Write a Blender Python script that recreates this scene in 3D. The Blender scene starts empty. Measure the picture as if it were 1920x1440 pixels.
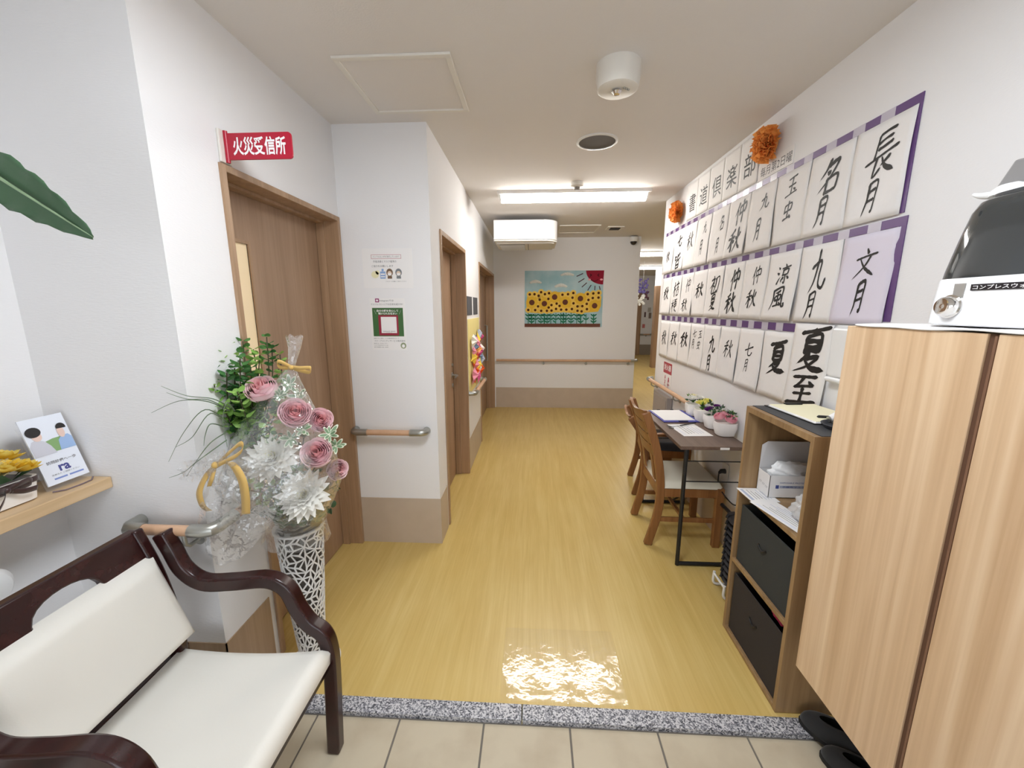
import bpy, bmesh, math, random
from mathutils import Vector, Matrix
from math import pi, sin, cos, radians
random.seed(7)
SC = bpy.context.scene
COL = SC.collection

# ------------------------------------------------------------------ camera
CEN = 2.475           # ceiling height
CAMH = 1.5
FPX = 750.0
def _ray(x, y): return Vector(((x-960)/FPX, (y-720)/FPX, 1.0))
_Y = _ray(1000, 577).normalized()
_D = _ray(966, 720+(FPX*FPX-240)/143.0)
_D = (_D-_Y*_D.dot(_Y)).normalized()
_Z = -_D
_X = _Y.cross(_Z)
if _X.x < 0: _X = -_X
def world_dir(x, y):
    r = _ray(x, y); return Vector((_X.dot(r), _Y.dot(r), _Z.dot(r)))
def atx(x, y, X):
    d = world_dir(x, y); t = X/d.x; return Vector((X, d.y*t, CAMH+d.z*t))
def aty(x, y, Y):
    d = world_dir(x, y); t = Y/d.y; return Vector((d.x*t, Y, CAMH+d.z*t))
def atz(x, y, Z):
    d = world_dir(x, y); t = (Z-CAMH)/d.z; return Vector((d.x*t, d.y*t, Z))
cam = bpy.data.cameras.new('camera')
cam.sensor_fit = 'HORIZONTAL'; cam.sensor_width = 36.0; cam.lens = FPX/1920*36.0
cam.clip_start = 0.02; cam.clip_end = 60
camo = bpy.data.objects.new('camera', cam); COL.objects.link(camo)
camo.matrix_world = Matrix(((_X.x, -_X.y, -_X.z, 0), (_Y.x, -_Y.y, -_Y.z, 0), (_Z.x, -_Z.y, -_Z.z, CAMH), (0, 0, 0, 1)))
SC.camera = camo

# ------------------------------------------------------------------ world, light, exposure
w = bpy.data.worlds.new('world'); SC.world = w; w.use_nodes = True
w.node_tree.nodes['Background'].inputs[0].default_value = (0.86, 0.93, 1.0, 1)
w.node_tree.nodes['Background'].inputs[1].default_value = 1.0
def area(name, loc, rot, sx, sy, power, col):
    l = bpy.data.lights.new(name, 'AREA'); l.shape = 'RECTANGLE'; l.size = sx; l.size_y = sy
    l.energy = power; l.color = col
    o = bpy.data.objects.new(name, l); COL.objects.link(o); o.location = loc; o.rotation_euler = rot
    return o
# daylight through the glass entrance behind the camera
area('entrance_daylight', (-0.1, -2.2, 1.15), (radians(90), 0, 0), 1.9, 2.0, 18, (0.90, 0.95, 1.0))
try:
    SC.cycles.max_bounces = 8; SC.cycles.adaptive_threshold = 0.02; SC.cycles.caustics_reflective = False; SC.cycles.caustics_refractive = False
except Exception:
    pass
vs = SC.view_settings
vs.view_transform = 'Standard'; vs.look = 'None'; vs.gamma = 1.0; vs.use_curve_mapping = False
vs.exposure = 0.38
LAMP = 34.0       # emission of the corridor tube lamps
PANEL = 20.0      # emission of the entrance ceiling lamp

# ------------------------------------------------------------------ colours and materials
def lin(c):
    c = c/255.0
    return c/12.92 if c <= 0.04045 else ((c+0.055)/1.055)**2.4
def rgb(r, g, b): return (lin(r), lin(g), lin(b), 1.0)
MATS = {}
def mat(name, col, rough=0.5, metal=0.0, spec=0.5, bump=None, var=None, coat=0.0, sheen=0.0, trans=0.0, alpha=1.0, emit=None, sss=0.0, stretch=None):
    if name in MATS: return MATS[name]
    m = bpy.data.materials.new(name); m.use_nodes = True; MATS[name] = m
    nt = m.node_tree; b = nt.nodes['Principled BSDF']; L = nt.links.new
    b.inputs['Base Color'].default_value = col
    b.inputs['Roughness'].default_value = rough; b.inputs['Metallic'].default_value = metal
    b.inputs['Specular IOR Level'].default_value = spec
    b.inputs['Coat Weight'].default_value = coat
    b.inputs['Sheen Weight'].default_value = sheen
    b.inputs['Transmission Weight'].default_value = trans
    b.inputs['Alpha'].default_value = alpha
    if emit:
        b.inputs['Emission Color'].default_value = emit[0]; b.inputs['Emission Strength'].default_value = emit[1]
    tc = nt.nodes.new('ShaderNodeTexCoord'); mp = nt.nodes.new('ShaderNodeMapping')
    L(tc.outputs['Object'], mp.inputs[0])
    if stretch: mp.inputs['Scale'].default_value = stretch
    if bump:
        n = nt.nodes.new('ShaderNodeTexNoise'); n.inputs['Scale'].default_value = bump[0]; n.inputs['Detail'].default_value = 4
        bp = nt.nodes.new('ShaderNodeBump'); bp.inputs['Strength'].default_value = bump[1]; bp.inputs['Distance'].default_value = bump[2] if len(bump) > 2 else 0.002
        L(mp.outputs[0], n.inputs['Vector']); L(n.outputs['Fac'], bp.inputs['Height']); L(bp.outputs[0], b.inputs['Normal'])
    if var:   # (scale, colour2, contrast lo, hi)
        n = nt.nodes.new('ShaderNodeTexNoise'); n.inputs['Scale'].default_value = var[0]; n.inputs['Detail'].default_value = 5
        r = nt.nodes.new('ShaderNodeMapRange'); r.inputs[1].default_value = var[2]; r.inputs[2].default_value = var[3]
        mx = nt.nodes.new('ShaderNodeMix'); mx.data_type = 'RGBA'
        mx.inputs[6].default_value = col; mx.inputs[7].default_value = var[1]
        L(mp.outputs[0], n.inputs['Vector']); L(n.outputs['Fac'], r.inputs[0]); L(r.outputs[0], mx.inputs[0]); L(mx.outputs[2], b.inputs['Base Color'])
    return m
def wood(name, c1, c2, c3, scale=(14, 14, 0.9), rough=0.42, fine=(90, 90, 3)):
    if name in MATS: return MATS[name]
    m = mat(name, c1, rough); nt = m.node_tree; b = nt.nodes['Principled BSDF']; L = nt.links.new
    tc = nt.nodes.new('ShaderNodeTexCoord')
    def noise(sc, detail, dist):
        mp = nt.nodes.new('ShaderNodeMapping'); mp.inputs['Scale'].default_value = sc
        n = nt.nodes.new('ShaderNodeTexNoise'); n.inputs['Scale'].default_value = 1; n.inputs['Detail'].default_value = detail
        n.inputs['Distortion'].default_value = dist
        L(tc.outputs['Object'], mp.inputs[0]); L(mp.outputs[0], n.inputs['Vector']); return n
    a = noise(scale, 3, 0.6); f = noise(fine, 3, 0.2)
    cr = nt.nodes.new('ShaderNodeValToRGB')
    cr.color_ramp.elements[0].position = 0.33; cr.color_ramp.elements[0].color = c2
    cr.color_ramp.elements[1].position = 0.68; cr.color_ramp.elements[1].color = c3
    e = cr.color_ramp.elements.new(0.5); e.color = c1
    ad = nt.nodes.new('ShaderNodeMix'); ad.data_type = 'FLOAT'; ad.inputs[0].default_value = 0.3
    L(a.outputs['Fac'], ad.inputs[2]); L(f.outputs['Fac'], ad.inputs[3])
    L(ad.outputs[0], cr.inputs[0]); L(cr.outputs[0], b.inputs['Base Color'])
    bp = nt.nodes.new('ShaderNodeBump'); bp.inputs['Strength'].default_value = 0.12; bp.inputs['Distance'].default_value = 0.001
    L(f.outputs['Fac'], bp.inputs['Height']); L(bp.outputs[0], b.inputs['Normal'])
    return m
def clear_film(name, tint=(1, 1, 1, 1), haze=0.03, rough=0.06, blend=0.3, bump=(9, 0.5, 0.02), gloss=1.0, power=4.0):
    """thin clear plastic: transparent with a fresnel gloss"""
    m = bpy.data.materials.new(name); m.use_nodes = True; MATS[name] = m
    nt = m.node_tree; nt.nodes.clear(); L = nt.links.new
    out = nt.nodes.new('ShaderNodeOutputMaterial')
    tr = nt.nodes.new('ShaderNodeBsdfTransparent'); tr.inputs[0].default_value = tint
    gl = nt.nodes.new('ShaderNodeBsdfGlossy'); gl.inputs['Roughness'].default_value = rough
    gl.inputs[0].default_value = (gloss, gloss, gloss, 1)
    df = nt.nodes.new('ShaderNodeBsdfDiffuse'); df.inputs[0].default_value = (0.9, 0.9, 0.9, 1)
    lw = nt.nodes.new('ShaderNodeLayerWeight'); lw.inputs[0].default_value = blend
    m1 = nt.nodes.new('ShaderNodeMixShader'); m2 = nt.nodes.new('ShaderNodeMixShader')
    m1.inputs[0].default_value = haze
    L(tr.outputs[0], m1.inputs[1]); L(df.outputs[0], m1.inputs[2])
    lw.inputs[0].default_value = 0.5
    pw = nt.nodes.new('ShaderNodeMath'); pw.operation = 'POWER'; pw.inputs[1].default_value = power
    ma = nt.nodes.new('ShaderNodeMath'); ma.operation = 'MULTIPLY_ADD'; ma.inputs[1].default_value = 0.75; ma.inputs[2].default_value = blend*0.16
    L(lw.outputs['Facing'], pw.inputs[0]); L(pw.outputs[0], ma.inputs[0]); L(ma.outputs[0], m2.inputs[0]); L(m1.outputs[0], m2.inputs[1]); L(gl.outputs[0], m2.inputs[2])
    tc = nt.nodes.new('ShaderNodeTexCoord'); n = nt.nodes.new('ShaderNodeTexNoise'); n.inputs['Scale'].default_value = bump[0]
    n.inputs['Detail'].default_value = 3
    bp = nt.nodes.new('ShaderNodeBump'); bp.inputs['Strength'].default_value = bump[1]; bp.inputs['Distance'].default_value = bump[2]
    L(tc.outputs['Object'], n.inputs['Vector']); L(n.outputs['Fac'], bp.inputs['Height'])
    L(bp.outputs[0], gl.inputs['Normal']); L(bp.outputs[0], lw.inputs['Normal'])
    L(m2.outputs[0], out.inputs[0])
    return m

def petal(name, col, var=None, tr=0.4):
    """thin petal, leaf or tissue: diffuse with light passing through"""
    if name in MATS: return MATS[name]
    m = bpy.data.materials.new(name); m.use_nodes = True; MATS[name] = m
    nt = m.node_tree; nt.nodes.clear(); L = nt.links.new
    out = nt.nodes.new('ShaderNodeOutputMaterial'); d = nt.nodes.new('ShaderNodeBsdfDiffuse'); t = nt.nodes.new('ShaderNodeBsdfTranslucent')
    g = nt.nodes.new('ShaderNodeBsdfGlossy'); g.inputs['Roughness'].default_value = 0.5
    mx = nt.nodes.new('ShaderNodeMixShader'); mx.inputs[0].default_value = tr
    m2 = nt.nodes.new('ShaderNodeMixShader'); m2.inputs[0].default_value = 0.03
    L(d.outputs[0], mx.inputs[1]); L(t.outputs[0], mx.inputs[2]); L(mx.outputs[0], m2.inputs[1]); L(g.outputs[0], m2.inputs[2]); L(m2.outputs[0], out.inputs[0])
    d.inputs[0].default_value = col; t.inputs[0].default_value = col
    if var:
        tc = nt.nodes.new('ShaderNodeTexCoord'); n = nt.nodes.new('ShaderNodeTexNoise'); n.inputs['Scale'].default_value = var[0]
        r = nt.nodes.new('ShaderNodeMapRange'); r.inputs[1].default_value = 0.38; r.inputs[2].default_value = 0.64
        c = nt.nodes.new('ShaderNodeMix'); c.data_type = 'RGBA'; c.inputs[6].default_value = col; c.inputs[7].default_value = var[1]
        L(tc.outputs['Object'], n.inputs['Vector']); L(n.outputs['Fac'], r.inputs[0]); L(r.outputs[0], c.inputs[0])
        L(c.outputs[2], d.inputs[0]); L(c.outputs[2], t.inputs[0])
    return m
WALL = mat('wallpaper', rgb(236, 235, 236), 0.85, spec=0.2, bump=(1.0, 0.35, 0.0015), stretch=(60, 60, 420))
CEILM = mat('ceiling_paper', rgb(228, 224, 221), 0.9, spec=0.15, bump=(160, 0.3, 0.0015))
VINYL = mat('kick_panel_vinyl', rgb(196, 180, 162), 0.5, bump=(500, 0.1, 0.0008), var=(8, rgb(190, 174, 156), 0.35, 0.7))
DADO = wood('entrance_kick_wood', rgb(172, 146, 120), rgb(158, 132, 106), rgb(184, 158, 132), (10, 10, 0.8))
DOORW = wood('door_wood', rgb(162, 132, 106), rgb(147, 118, 92), rgb(176, 146, 120), (9, 9, 0.6))
FRAMEW = wood('door_frame_wood', rgb(166, 134, 104), rgb(150, 120, 91), rgb(180, 148, 118), (22, 22, 0.8))
CABW = wood('cabinet_wood', rgb(214, 182, 146), rgb(190, 154, 118), rgb(234, 208, 175), (13, 13, 0.45), 0.38, (70, 70, 1.6))
SHELFW = wood('shelf_unit_oak', rgb(148, 118, 82), rgb(130, 101, 68), rgb(164, 134, 96), (24, 24, 1.2), 0.45)
LEDGEW = wood('ledge_wood', rgb(214, 183, 142), rgb(200, 168, 126), rgb(224, 196, 158), (20, 1.2, 20), 0.4, (90, 3, 90))
RAILW = wood('rail_wood', rgb(208, 168, 136), rgb(198, 156, 122), rgb(218, 182, 150), (2, 2, 2), 0.4, (30, 30, 30))
CHAIRW = wood('chair_oak', rgb(140, 94, 54), rgb(120, 78, 42), rgb(156, 108, 66), (26, 26, 1.5), 0.35)
MAHOG = wood('dark_mahogany', rgb(46, 19, 18), rgb(36, 14, 14), rgb(56, 24, 22), (20, 20, 20), 0.22, (60, 60, 60))
DESKW = wood('desk_walnut', rgb(104, 84, 72), rgb(90, 70, 60), rgb(118, 97, 84), (20, 1.5, 20), 0.4, (90, 4, 90))
METAL = mat('brushed_metal', rgb(176, 176, 170), 0.35, 0.85)
CHROME = mat('chrome', rgb(225, 222, 218), 0.08, 1.0)
WHITEP = mat('white_plastic', rgb(238, 238, 238), 0.35)
OFFW = mat('offwhite_plastic', rgb(228, 224, 216), 0.45)
BLACKM = mat('black_metal', rgb(24, 24, 26), 0.4)
DARK = mat('dark_gap', rgb(36, 26, 20), 0.7)
CREAM = mat('cream_leather', rgb(230, 227, 219), 0.45, bump=(260, 0.15, 0.001))
PAPER = mat('white_paper', rgb(240, 238, 237), 0.8, spec=0.2, bump=(30, 0.15, 0.004))
RICE = mat('rice_paper', rgb(238, 235, 234), 0.85, spec=0.15, bump=(14, 0.35, 0.01), var=(5, rgb(228, 226, 226), 0.45, 0.75))
RICEB = mat('lavender_rice_paper', rgb(222, 216, 230), 0.85, spec=0.15, bump=(14, 0.3, 0.01))
INK = mat('black_ink', rgb(22, 20, 20), 0.6)
GREYINK = mat('grey_print', rgb(110, 110, 112), 0.8)
PURPLE = mat('purple_tape', rgb(98, 68, 122), 0.4)
TAPE = mat('clear_tape', rgb(196, 190, 204), 0.25)
ORANGE = petal('orange_tissue', rgb(250, 180, 100), var=(30, rgb(246, 164, 84)))
REDP = mat('red_plastic', rgb(176, 22, 50), 0.3)
WHITETXT = mat('white_print', rgb(246, 244, 244), 0.6)
LAMPM = mat('lamp_diffuser', rgb(255, 255, 255), 0.4, emit=((1.0, 0.97, 0.92, 1), LAMP))
PANELM = mat('entrance_lamp_diffuser', rgb(255, 255, 255), 0.4, emit=((0.89, 0.945, 1.0, 1), PANEL))

def floor_mat():
    m = mat('yellow_vinyl', rgb(206, 168, 92), 0.34); nt = m.node_tree; b = nt.nodes['Principled BSDF']; L = nt.links.new
    tc = nt.nodes.new('ShaderNodeTexCoord')
    def nz(sc, det, dist=0.0):
        mp = nt.nodes.new('ShaderNodeMapping'); mp.inputs['Scale'].default_value = sc
        mp.inputs['Rotation'].default_value = (0, 0, radians(-3))
        n = nt.nodes.new('ShaderNodeTexNoise'); n.inputs['Scale'].default_value = 1; n.inputs['Detail'].default_value = det; n.inputs['Distortion'].default_value = dist
        L(tc.outputs['Object'], mp.inputs[0]); L(mp.outputs[0], n.inputs['Vector']); return n
    a = nz((20, 1.1, 1), 4, 0.8); c = nz((110, 3.5, 1), 3); d = nz((3, 2, 1), 3)
    cr = nt.nodes.new('ShaderNodeValToRGB')
    cr.color_ramp.elements[0].position = 0.3; cr.color_ramp.elements[0].color = rgb(196, 164, 90)
    cr.color_ramp.elements[1].position = 0.72; cr.color_ramp.elements[1].color = rgb(220, 195, 128)
    e = cr.color_ramp.elements.new(0.5); e.color = rgb(208, 179, 108)
    m1 = nt.nodes.new('ShaderNodeMix'); m1.data_type = 'FLOAT'; m1.inputs[0].default_value = 0.4
    L(a.outputs['Fac'], m1.inputs[2]); L(c.outputs['Fac'], m1.inputs[3])
    m2 = nt.nodes.new('ShaderNodeMix'); m2.data_type = 'FLOAT'; m2.inputs[0].default_value = 0.25
    L(m1.outputs[0], m2.inputs[2]); L(d.outputs['Fac'], m2.inputs[3])
    L(m2.outputs[0], cr.inputs[0]); L(cr.outputs[0], b.inputs['Base Color'])
    g = nz((240, 240, 1), 2)
    bp = nt.nodes.new('ShaderNodeBump'); bp.inputs['Strength'].default_value = 0.08; bp.inputs['Distance'].default_value = 0.001
    L(g.outputs['Fac'], bp.inputs['Height']); L(bp.outputs[0], b.inputs['Normal'])
    return m
FLOORM = floor_mat()
def granite_mat():
    m = mat('grey_granite', rgb(150, 150, 155), 0.4); nt = m.node_tree; b = nt.nodes['Principled BSDF']; L = nt.links.new
    tc = nt.nodes.new('ShaderNodeTexCoord'); v = nt.nodes.new('ShaderNodeTexVoronoi'); v.inputs['Scale'].default_value = 210
    L(tc.outputs['Object'], v.inputs['Vector'])
    s = nt.nodes.new('ShaderNodeSeparateColor'); L(v.outputs['Color'], s.inputs[0])
    cr = nt.nodes.new('ShaderNodeValToRGB'); cr.color_ramp.interpolation = 'CONSTANT'
    cr.color_ramp.elements[0].color = rgb(74, 76, 84); cr.color_ramp.elements[0].position = 0
    cr.color_ramp.elements[1].color = rgb(206, 205, 208); cr.color_ramp.elements[1].position = 0.62
    for p, c in ((0.18, (122, 122, 130)), (0.38, (158, 158, 164))):
        e = cr.color_ramp.elements.new(p); e.color = rgb(*c)
    L(s.outputs[0], cr.inputs[0]); L(cr.outputs[0], b.inputs['Base Color']); return m
GRANITE = granite_mat()
TILE = mat('beige_tile', rgb(198, 186, 162), 0.55, bump=(60, 0.15, 0.001), var=(7, rgb(184, 170, 146), 0.42, 0.72))
GROUT = mat('tile_grout', rgb(118, 112, 104), 0.9)

# ------------------------------------------------------------------ mesh helpers
class G:
    def __init__(s): s.v = []; s.f = []; s.mi = []; s.cur = 0
    def add(s, vs, fs):
        o = len(s.v); s.v += [tuple(p) for p in vs]
        for f in fs: s.f.append(tuple(i+o for i in f)); s.mi.append(s.cur)
        return s
    def box(s, a, b):
        x0, x1 = sorted((a[0], b[0])); y0, y1 = sorted((a[1], b[1])); z0, z1 = sorted((a[2], b[2]))
        return s.add([(x0, y0, z0), (x1, y0, z0), (x1, y1, z0), (x0, y1, z0), (x0, y0, z1), (x1, y0, z1), (x1, y1, z1), (x0, y1, z1)],
                     [(0, 3, 2, 1), (4, 5, 6, 7), (0, 1, 5, 4), (1, 2, 6, 5), (2, 3, 7, 6), (3, 0, 4, 7)])
    def prism(s, pts, d):
        """planar polygon (list of Vector) extruded by vector d"""
        n = len(pts); d = Vector(d)
        return s.add([Vector(p) for p in pts]+[Vector(p)+d for p in pts],
                     [tuple(range(n))[::-1], tuple(range(n, 2*n))]+[(i, (i+1) % n, (i+1) % n+n, i+n) for i in range(n)])
    def tube(s, pts, r, n=10, cap=True, flat=None):
        """round tube along points; r a number or list; flat=(w,h,up) gives a rectangular section"""
        pts = [Vector(p) for p in pts]; m = len(pts)
        rs = r if isinstance(r, (list, tuple)) else [r]*m
        vs = []; ref = None
        for i, p in enumerate(pts):
            t = (pts[min(i+1, m-1)]-pts[max(i-1, 0)])
            t = t.normalized() if t.length > 1e-9 else Vector((0, 0, 1))
            if flat:
                up = Vector(flat[2]).normalized(); a = up; b = t.cross(up).normalized()
                k = rs[i]
                for (ca, cb) in ((-1, -1), (1, -1), (1, 1), (-1, 1)): vs.append(p+a*ca*flat[1]/2*k+b*cb*flat[0]/2*k)
            else:
                if ref is None: ref = Vector((0, 0, 1)) if abs(t.z) < 0.9 else Vector((1, 0, 0))
                b = t.cross(ref)
                if b.length < 1e-6: b = t.cross(Vector((1, 0, 0)))
                b.normalize(); a = b.cross(t).normalized(); ref = a
                for k in range(n):
                    an = 2*pi*k/n; vs.append(p+(a*cos(an)+b*sin(an))*rs[i])
        q = 4 if flat else n
        fs = [(i*q+k, i*q+(k+1) % q, (i+1)*q+(k+1) % q, (i+1)*q+k) for i in range(m-1) for k in range(q)]
        if cap: fs += [tuple(range(q))[::-1], tuple(range((m-1)*q, m*q))]
        return s.add(vs, fs)
    def lathe(s, prof, c=(0, 0, 0), axis=(0, 0, 1), n=24, sx=1.0, sy=1.0, power=2.0):
        """profile (r,h) turned about axis at c"""
        ax = Vector(axis).normalized(); q = ax.to_track_quat('Z', 'Y'); c = Vector(c); vs = []
        for (r, h) in prof:
            for k in range(n):
                an = 2*pi*k/n; ca, sa = cos(an), sin(an)
                e = 2.0/power
                X = math.copysign(abs(ca)**e, ca)*r*sx; Y = math.copysign(abs(sa)**e, sa)*r*sy
                vs.append(c+q @ Vector((X, Y, h)))
        m = len(prof)
        fs = [(i*n+k, i*n+(k+1) % n, (i+1)*n+(k+1) % n, (i+1)*n+k) for i in range(m-1) for k in range(n)]
        if prof[0][0] > 1e-6: fs.append(tuple(range(n))[::-1])
        if prof[-1][0] > 1e-6: fs.append(tuple(range((m-1)*n, m*n)))
        return s.add(vs, fs)
    def grid(s, fn, nu, nv):
        vs = [fn(i/nu, j/nv) for j in range(nv+1) for i in range(nu+1)]
        return s.add(vs, [(j*(nu+1)+i, j*(nu+1)+i+1, (j+1)*(nu+1)+i+1, (j+1)*(nu+1)+i) for j in range(nv) for i in range(nu)])
    def ball(s, c, r, n=10, sc=(1, 1, 1)):
        c = Vector(c); vs = []; m = max(4, n//2+1)
        for j in range(m+1):
            th = pi*j/m
            for k in range(n):
                ph = 2*pi*k/n; vs.append(c+Vector((sin(th)*cos(ph)*sc[0], sin(th)*sin(ph)*sc[1], cos(th)*sc[2]))*r)
        return s.add(vs, [(j*n+k, (j+1)*n+k, (j+1)*n+(k+1) % n, j*n+(k+1) % n) for j in range(m) for k in range(n)])
    def build(s, name, material, parent=None, bevel=0, smooth=40, solid=0, subsurf=0, clean=False):
        me = bpy.data.meshes.new(name)
        off = parent_offset(parent)
        me.from_pydata([(p[0]-off[0], p[1]-off[1], p[2]-off[2]) for p in s.v], [], s.f)
        mats = material if isinstance(material, (list, tuple)) else [material]
        for m in mats: me.materials.append(m)
        if len(mats) > 1:
            me.polygons.foreach_set('material_index', s.mi)
        if clean or smooth:
            bm = bmesh.new(); bm.from_mesh(me)
            if clean: bmesh.ops.remove_doubles(bm, verts=bm.verts, dist=1e-5)
            bmesh.ops.recalc_face_normals(bm, faces=bm.faces)
            bm.to_mesh(me); bm.free()
        if smooth:
            me.polygons.foreach_set('use_smooth', [True]*len(me.polygons))
            me.set_sharp_from_angle(angle=radians(smooth))
        me.update()
        o = bpy.data.objects.new(name, me); COL.objects.link(o)
        if parent: o.parent = parent
        if solid:
            md = o.modifiers.new('solid', 'SOLIDIFY'); md.thickness = solid; md.offset = 0
        if bevel:
            md = o.modifiers.new('bevel', 'BEVEL'); md.width = bevel; md.segments = 2; md.limit_method = 'ANGLE'; md.angle_limit = radians(35)
            md.harden_normals = False
        if subsurf:
            md = o.modifiers.new('sub', 'SUBSURF'); md.levels = subsurf; md.render_levels = subsurf
        return o
def parent_offset(p):
    o = Vector((0, 0, 0))
    while p is not None:
        o = o+p.location; p = p.parent
    return o
def tag(o, label=None, cat=None, group=None, kind=None):
    if label: o['label'] = label
    if cat: o['category'] = cat
    if group: o['group'] = group
    if kind: o['kind'] = kind
    return o
def thing(name, label, cat, loc=(0, 0, 0), group=None, kind=None):
    o = bpy.data.objects.new(name, None); COL.objects.link(o); o.location = loc; o.empty_display_size = 0.05
    return tag(o, label, cat, group, kind)
def structure(o, label=None):
    o['kind'] = 'structure'
    if label: o['label'] = label
    return o
def B(a, b): return G().box(a, b)
def copy_tree(o, parent=None):
    c = o.copy(); COL.objects.link(c); c.parent = parent
    for ch in list(o.children): copy_tree(ch, c)
    return c

# ------------------------------------------------------------------ lettering
_TX = {}
def glyphs(s, bold=0.0, shear=0.0):
    k = (s, bold, shear)
    if k in _TX: return _TX[k]
    c = bpy.data.curves.new('lettering', 'FONT'); c.body = s; c.size = 1.0; c.offset = bold; c.shear = shear; c.resolution_u = 3
    o = bpy.data.objects.new('lettering', c)
    me = o.to_mesh()
    vs = [(v.co.x, v.co.y) for v in me.vertices]; fs = [tuple(p.vertices) for p in me.polygons]
    o.to_mesh_clear(); bpy.data.objects.remove(o); bpy.data.curves.remove(c)
    _TX[k] = (vs, fs); return vs, fs
def line_text(g, s, org, u, v, height, width=None, bold=0.0, align='c', lift=0.0008, shear=0.0):
    """one printed line centred at org on the plane (u, v)"""
    vs, fs = glyphs(s, bold, shear)
    if not vs: return
    x0 = min(p[0] for p in vs); x1 = max(p[0] for p in vs); y0 = min(p[1] for p in vs); y1 = max(p[1] for p in vs)
    k = height/max(y1-y0, 1e-6); kx = k if width is None else width/max(x1-x0, 1e-6)
    u = Vector(u); v = Vector(v); n = u.cross(v).normalized(); org = Vector(org)
    ox = {'c': -(x0+x1)/2, 'l': -x0, 'r': -x1}[align]
    g.add([org+u*((p[0]+ox)*kx)+v*((p[1]-(y0+y1)/2)*k)+n*lift for p in vs], fs)
def quad(g, org, u, v, w, h, lift=0.0004):
    u = Vector(u); v = Vector(v); n = u.cross(v).normalized(); o = Vector(org)+n*lift
    g.add([o-u*w/2-v*h/2, o+u*w/2-v*h/2, o+u*w/2+v*h/2, o-u*w/2+v*h/2], [(0, 1, 2, 3)])
def disc(g, org, u, v, rx, ry, lift=0.0004, n=20, a0=0, a1=2*pi):
    u = Vector(u); v = Vector(v); nn = u.cross(v).normalized(); o = Vector(org)+nn*lift
    full = abs(a1-a0-2*pi) < 1e-6
    pts = [o+u*rx*cos(a0+(a1-a0)*k/n)+v*ry*sin(a0+(a1-a0)*k/n) for k in range(n if full else n+1)]
    g.add(pts, [tuple(range(len(pts)))])

# ================================================================== the setting
XL, XP, XR, XE = -1.10, -0.58, 1.233, -1.605      # left wall, corridor left wall, right wall, entrance left wall
YF, YP, YB = 1.19, 2.33, 5.963                    # wall front face, pillar face, far wall
YG0, YG1 = 1.222, 1.283                           # granite strip
D1 = (1.455, 2.325, 2.0); D2 = (2.555, 3.47, 1.975); D3 = (4.335, 5.93, 1.975)
YR = 4.06

structure(B((-2.0, YG1, -0.1), (6.5, 14.2, 0)).build('floor', FLOORM, smooth=0), 'glossy yellow vinyl floor with fine lengthwise grain')
ent = structure(thing('floor_entrance', 'beige tiled entrance floor in front of the granite strip', None, (0, 0, -0.016)))
del_cat = ent.pop('category', None)
B((-1.75, -2.4, -0.1), (1.35, YG0, -0.019)).build('grout_bed', GROUT, ent, smooth=0)
TS = 0.3165
tile_me = None
for j in range(7):
    for i in range(9):
        x0 = -1.436+(i)*TS; y1 = 1.2145-j*TS
        x0c = max(x0, XE+0.003)
        g = B((x0c+0.0035, y1-TS+0.007, -0.03), (min(x0+TS, XR)-0.0035, y1, -0.0155))
        t = g.build('tile', TILE, ent, bevel=0.0012, smooth=0)
st = structure(thing('trim_1', 'speckled grey granite strip at the edge of the yellow floor', None, (0, YG0, 0))); st.pop('category', None)
B((XL-0.5, YG0, -0.08), (-0.032, YG1, 0.0012)).build('granite_slab', GRANITE, st, bevel=0.002, smooth=0)
B((-0.028, YG0, -0.08), (XR, YG1, 0.0012)).build('granite_slab', GRANITE, st, bevel=0.002, smooth=0)
structure(B((-2.0, -2.5, CEN), (6.5, 14.2, CEN+0.12)).build('ceiling', CEILM, smooth=0), 'plain off-white papered ceiling')

g = B((-1.9, YF, -0.1), (XL, D1[0], CEN+.02)); g.box((-1.36, D1[0], D1[2]), (XL, YP+.05, CEN+.02))
structure(g.build('wall_left', WALL, smooth=0), 'white papered wall around the near wooden door')
structure(B((-1.9, -2.5, -0.1), (XE, YF, CEN+.02)).build('wall_entrance', WALL, smooth=0), 'white papered wall beside the wooden ledge')
g = B((-1.36, YP, -0.1), (XP, YP+0.17, CEN+.02)); g.box((-0.84, YP+.17, -0.1), (XP, D2[0], CEN+.02))
g.box((-0.84, D2[0], D2[2]), (XP, D2[1], CEN+.02)); g.box((-0.84, D2[1], -0.1), (XP, D3[0], CEN+.02))
g.box((-0.84, D3[0], D3[2]), (XP, D3[1], CEN+.02)); g.box((-0.84, D3[1], -0.1), (XP, YB, CEN+.02))
structure(g.build('wall_corridor', WALL, smooth=0), 'white papered pillar and left corridor wall with two doorways')
structure(B((-0.84, YB, -0.1), (1.5, YB+0.16, CEN+.02)).build('wall_back', WALL, smooth=0), 'white papered wall at the end of the corridor')
structure(B((XR, -2.5, -0.1), (XR+0.14, YR, CEN+.02)).build('wall_right', WALL, smooth=0), 'white papered right wall hung with calligraphy')
g = B((XE-.2, -2.5, -0.1), (-1.1, -2.36, CEN+.02)); g.box((0.9, -2.5, -0.1), (XR, -2.36, CEN+.02)); g.box((-1.1, -2.5, 2.2), (0.9, -2.36, CEN+.02))
structure(g.build('wall_rear', WALL, smooth=0), 'white wall around the glass entrance')
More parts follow.
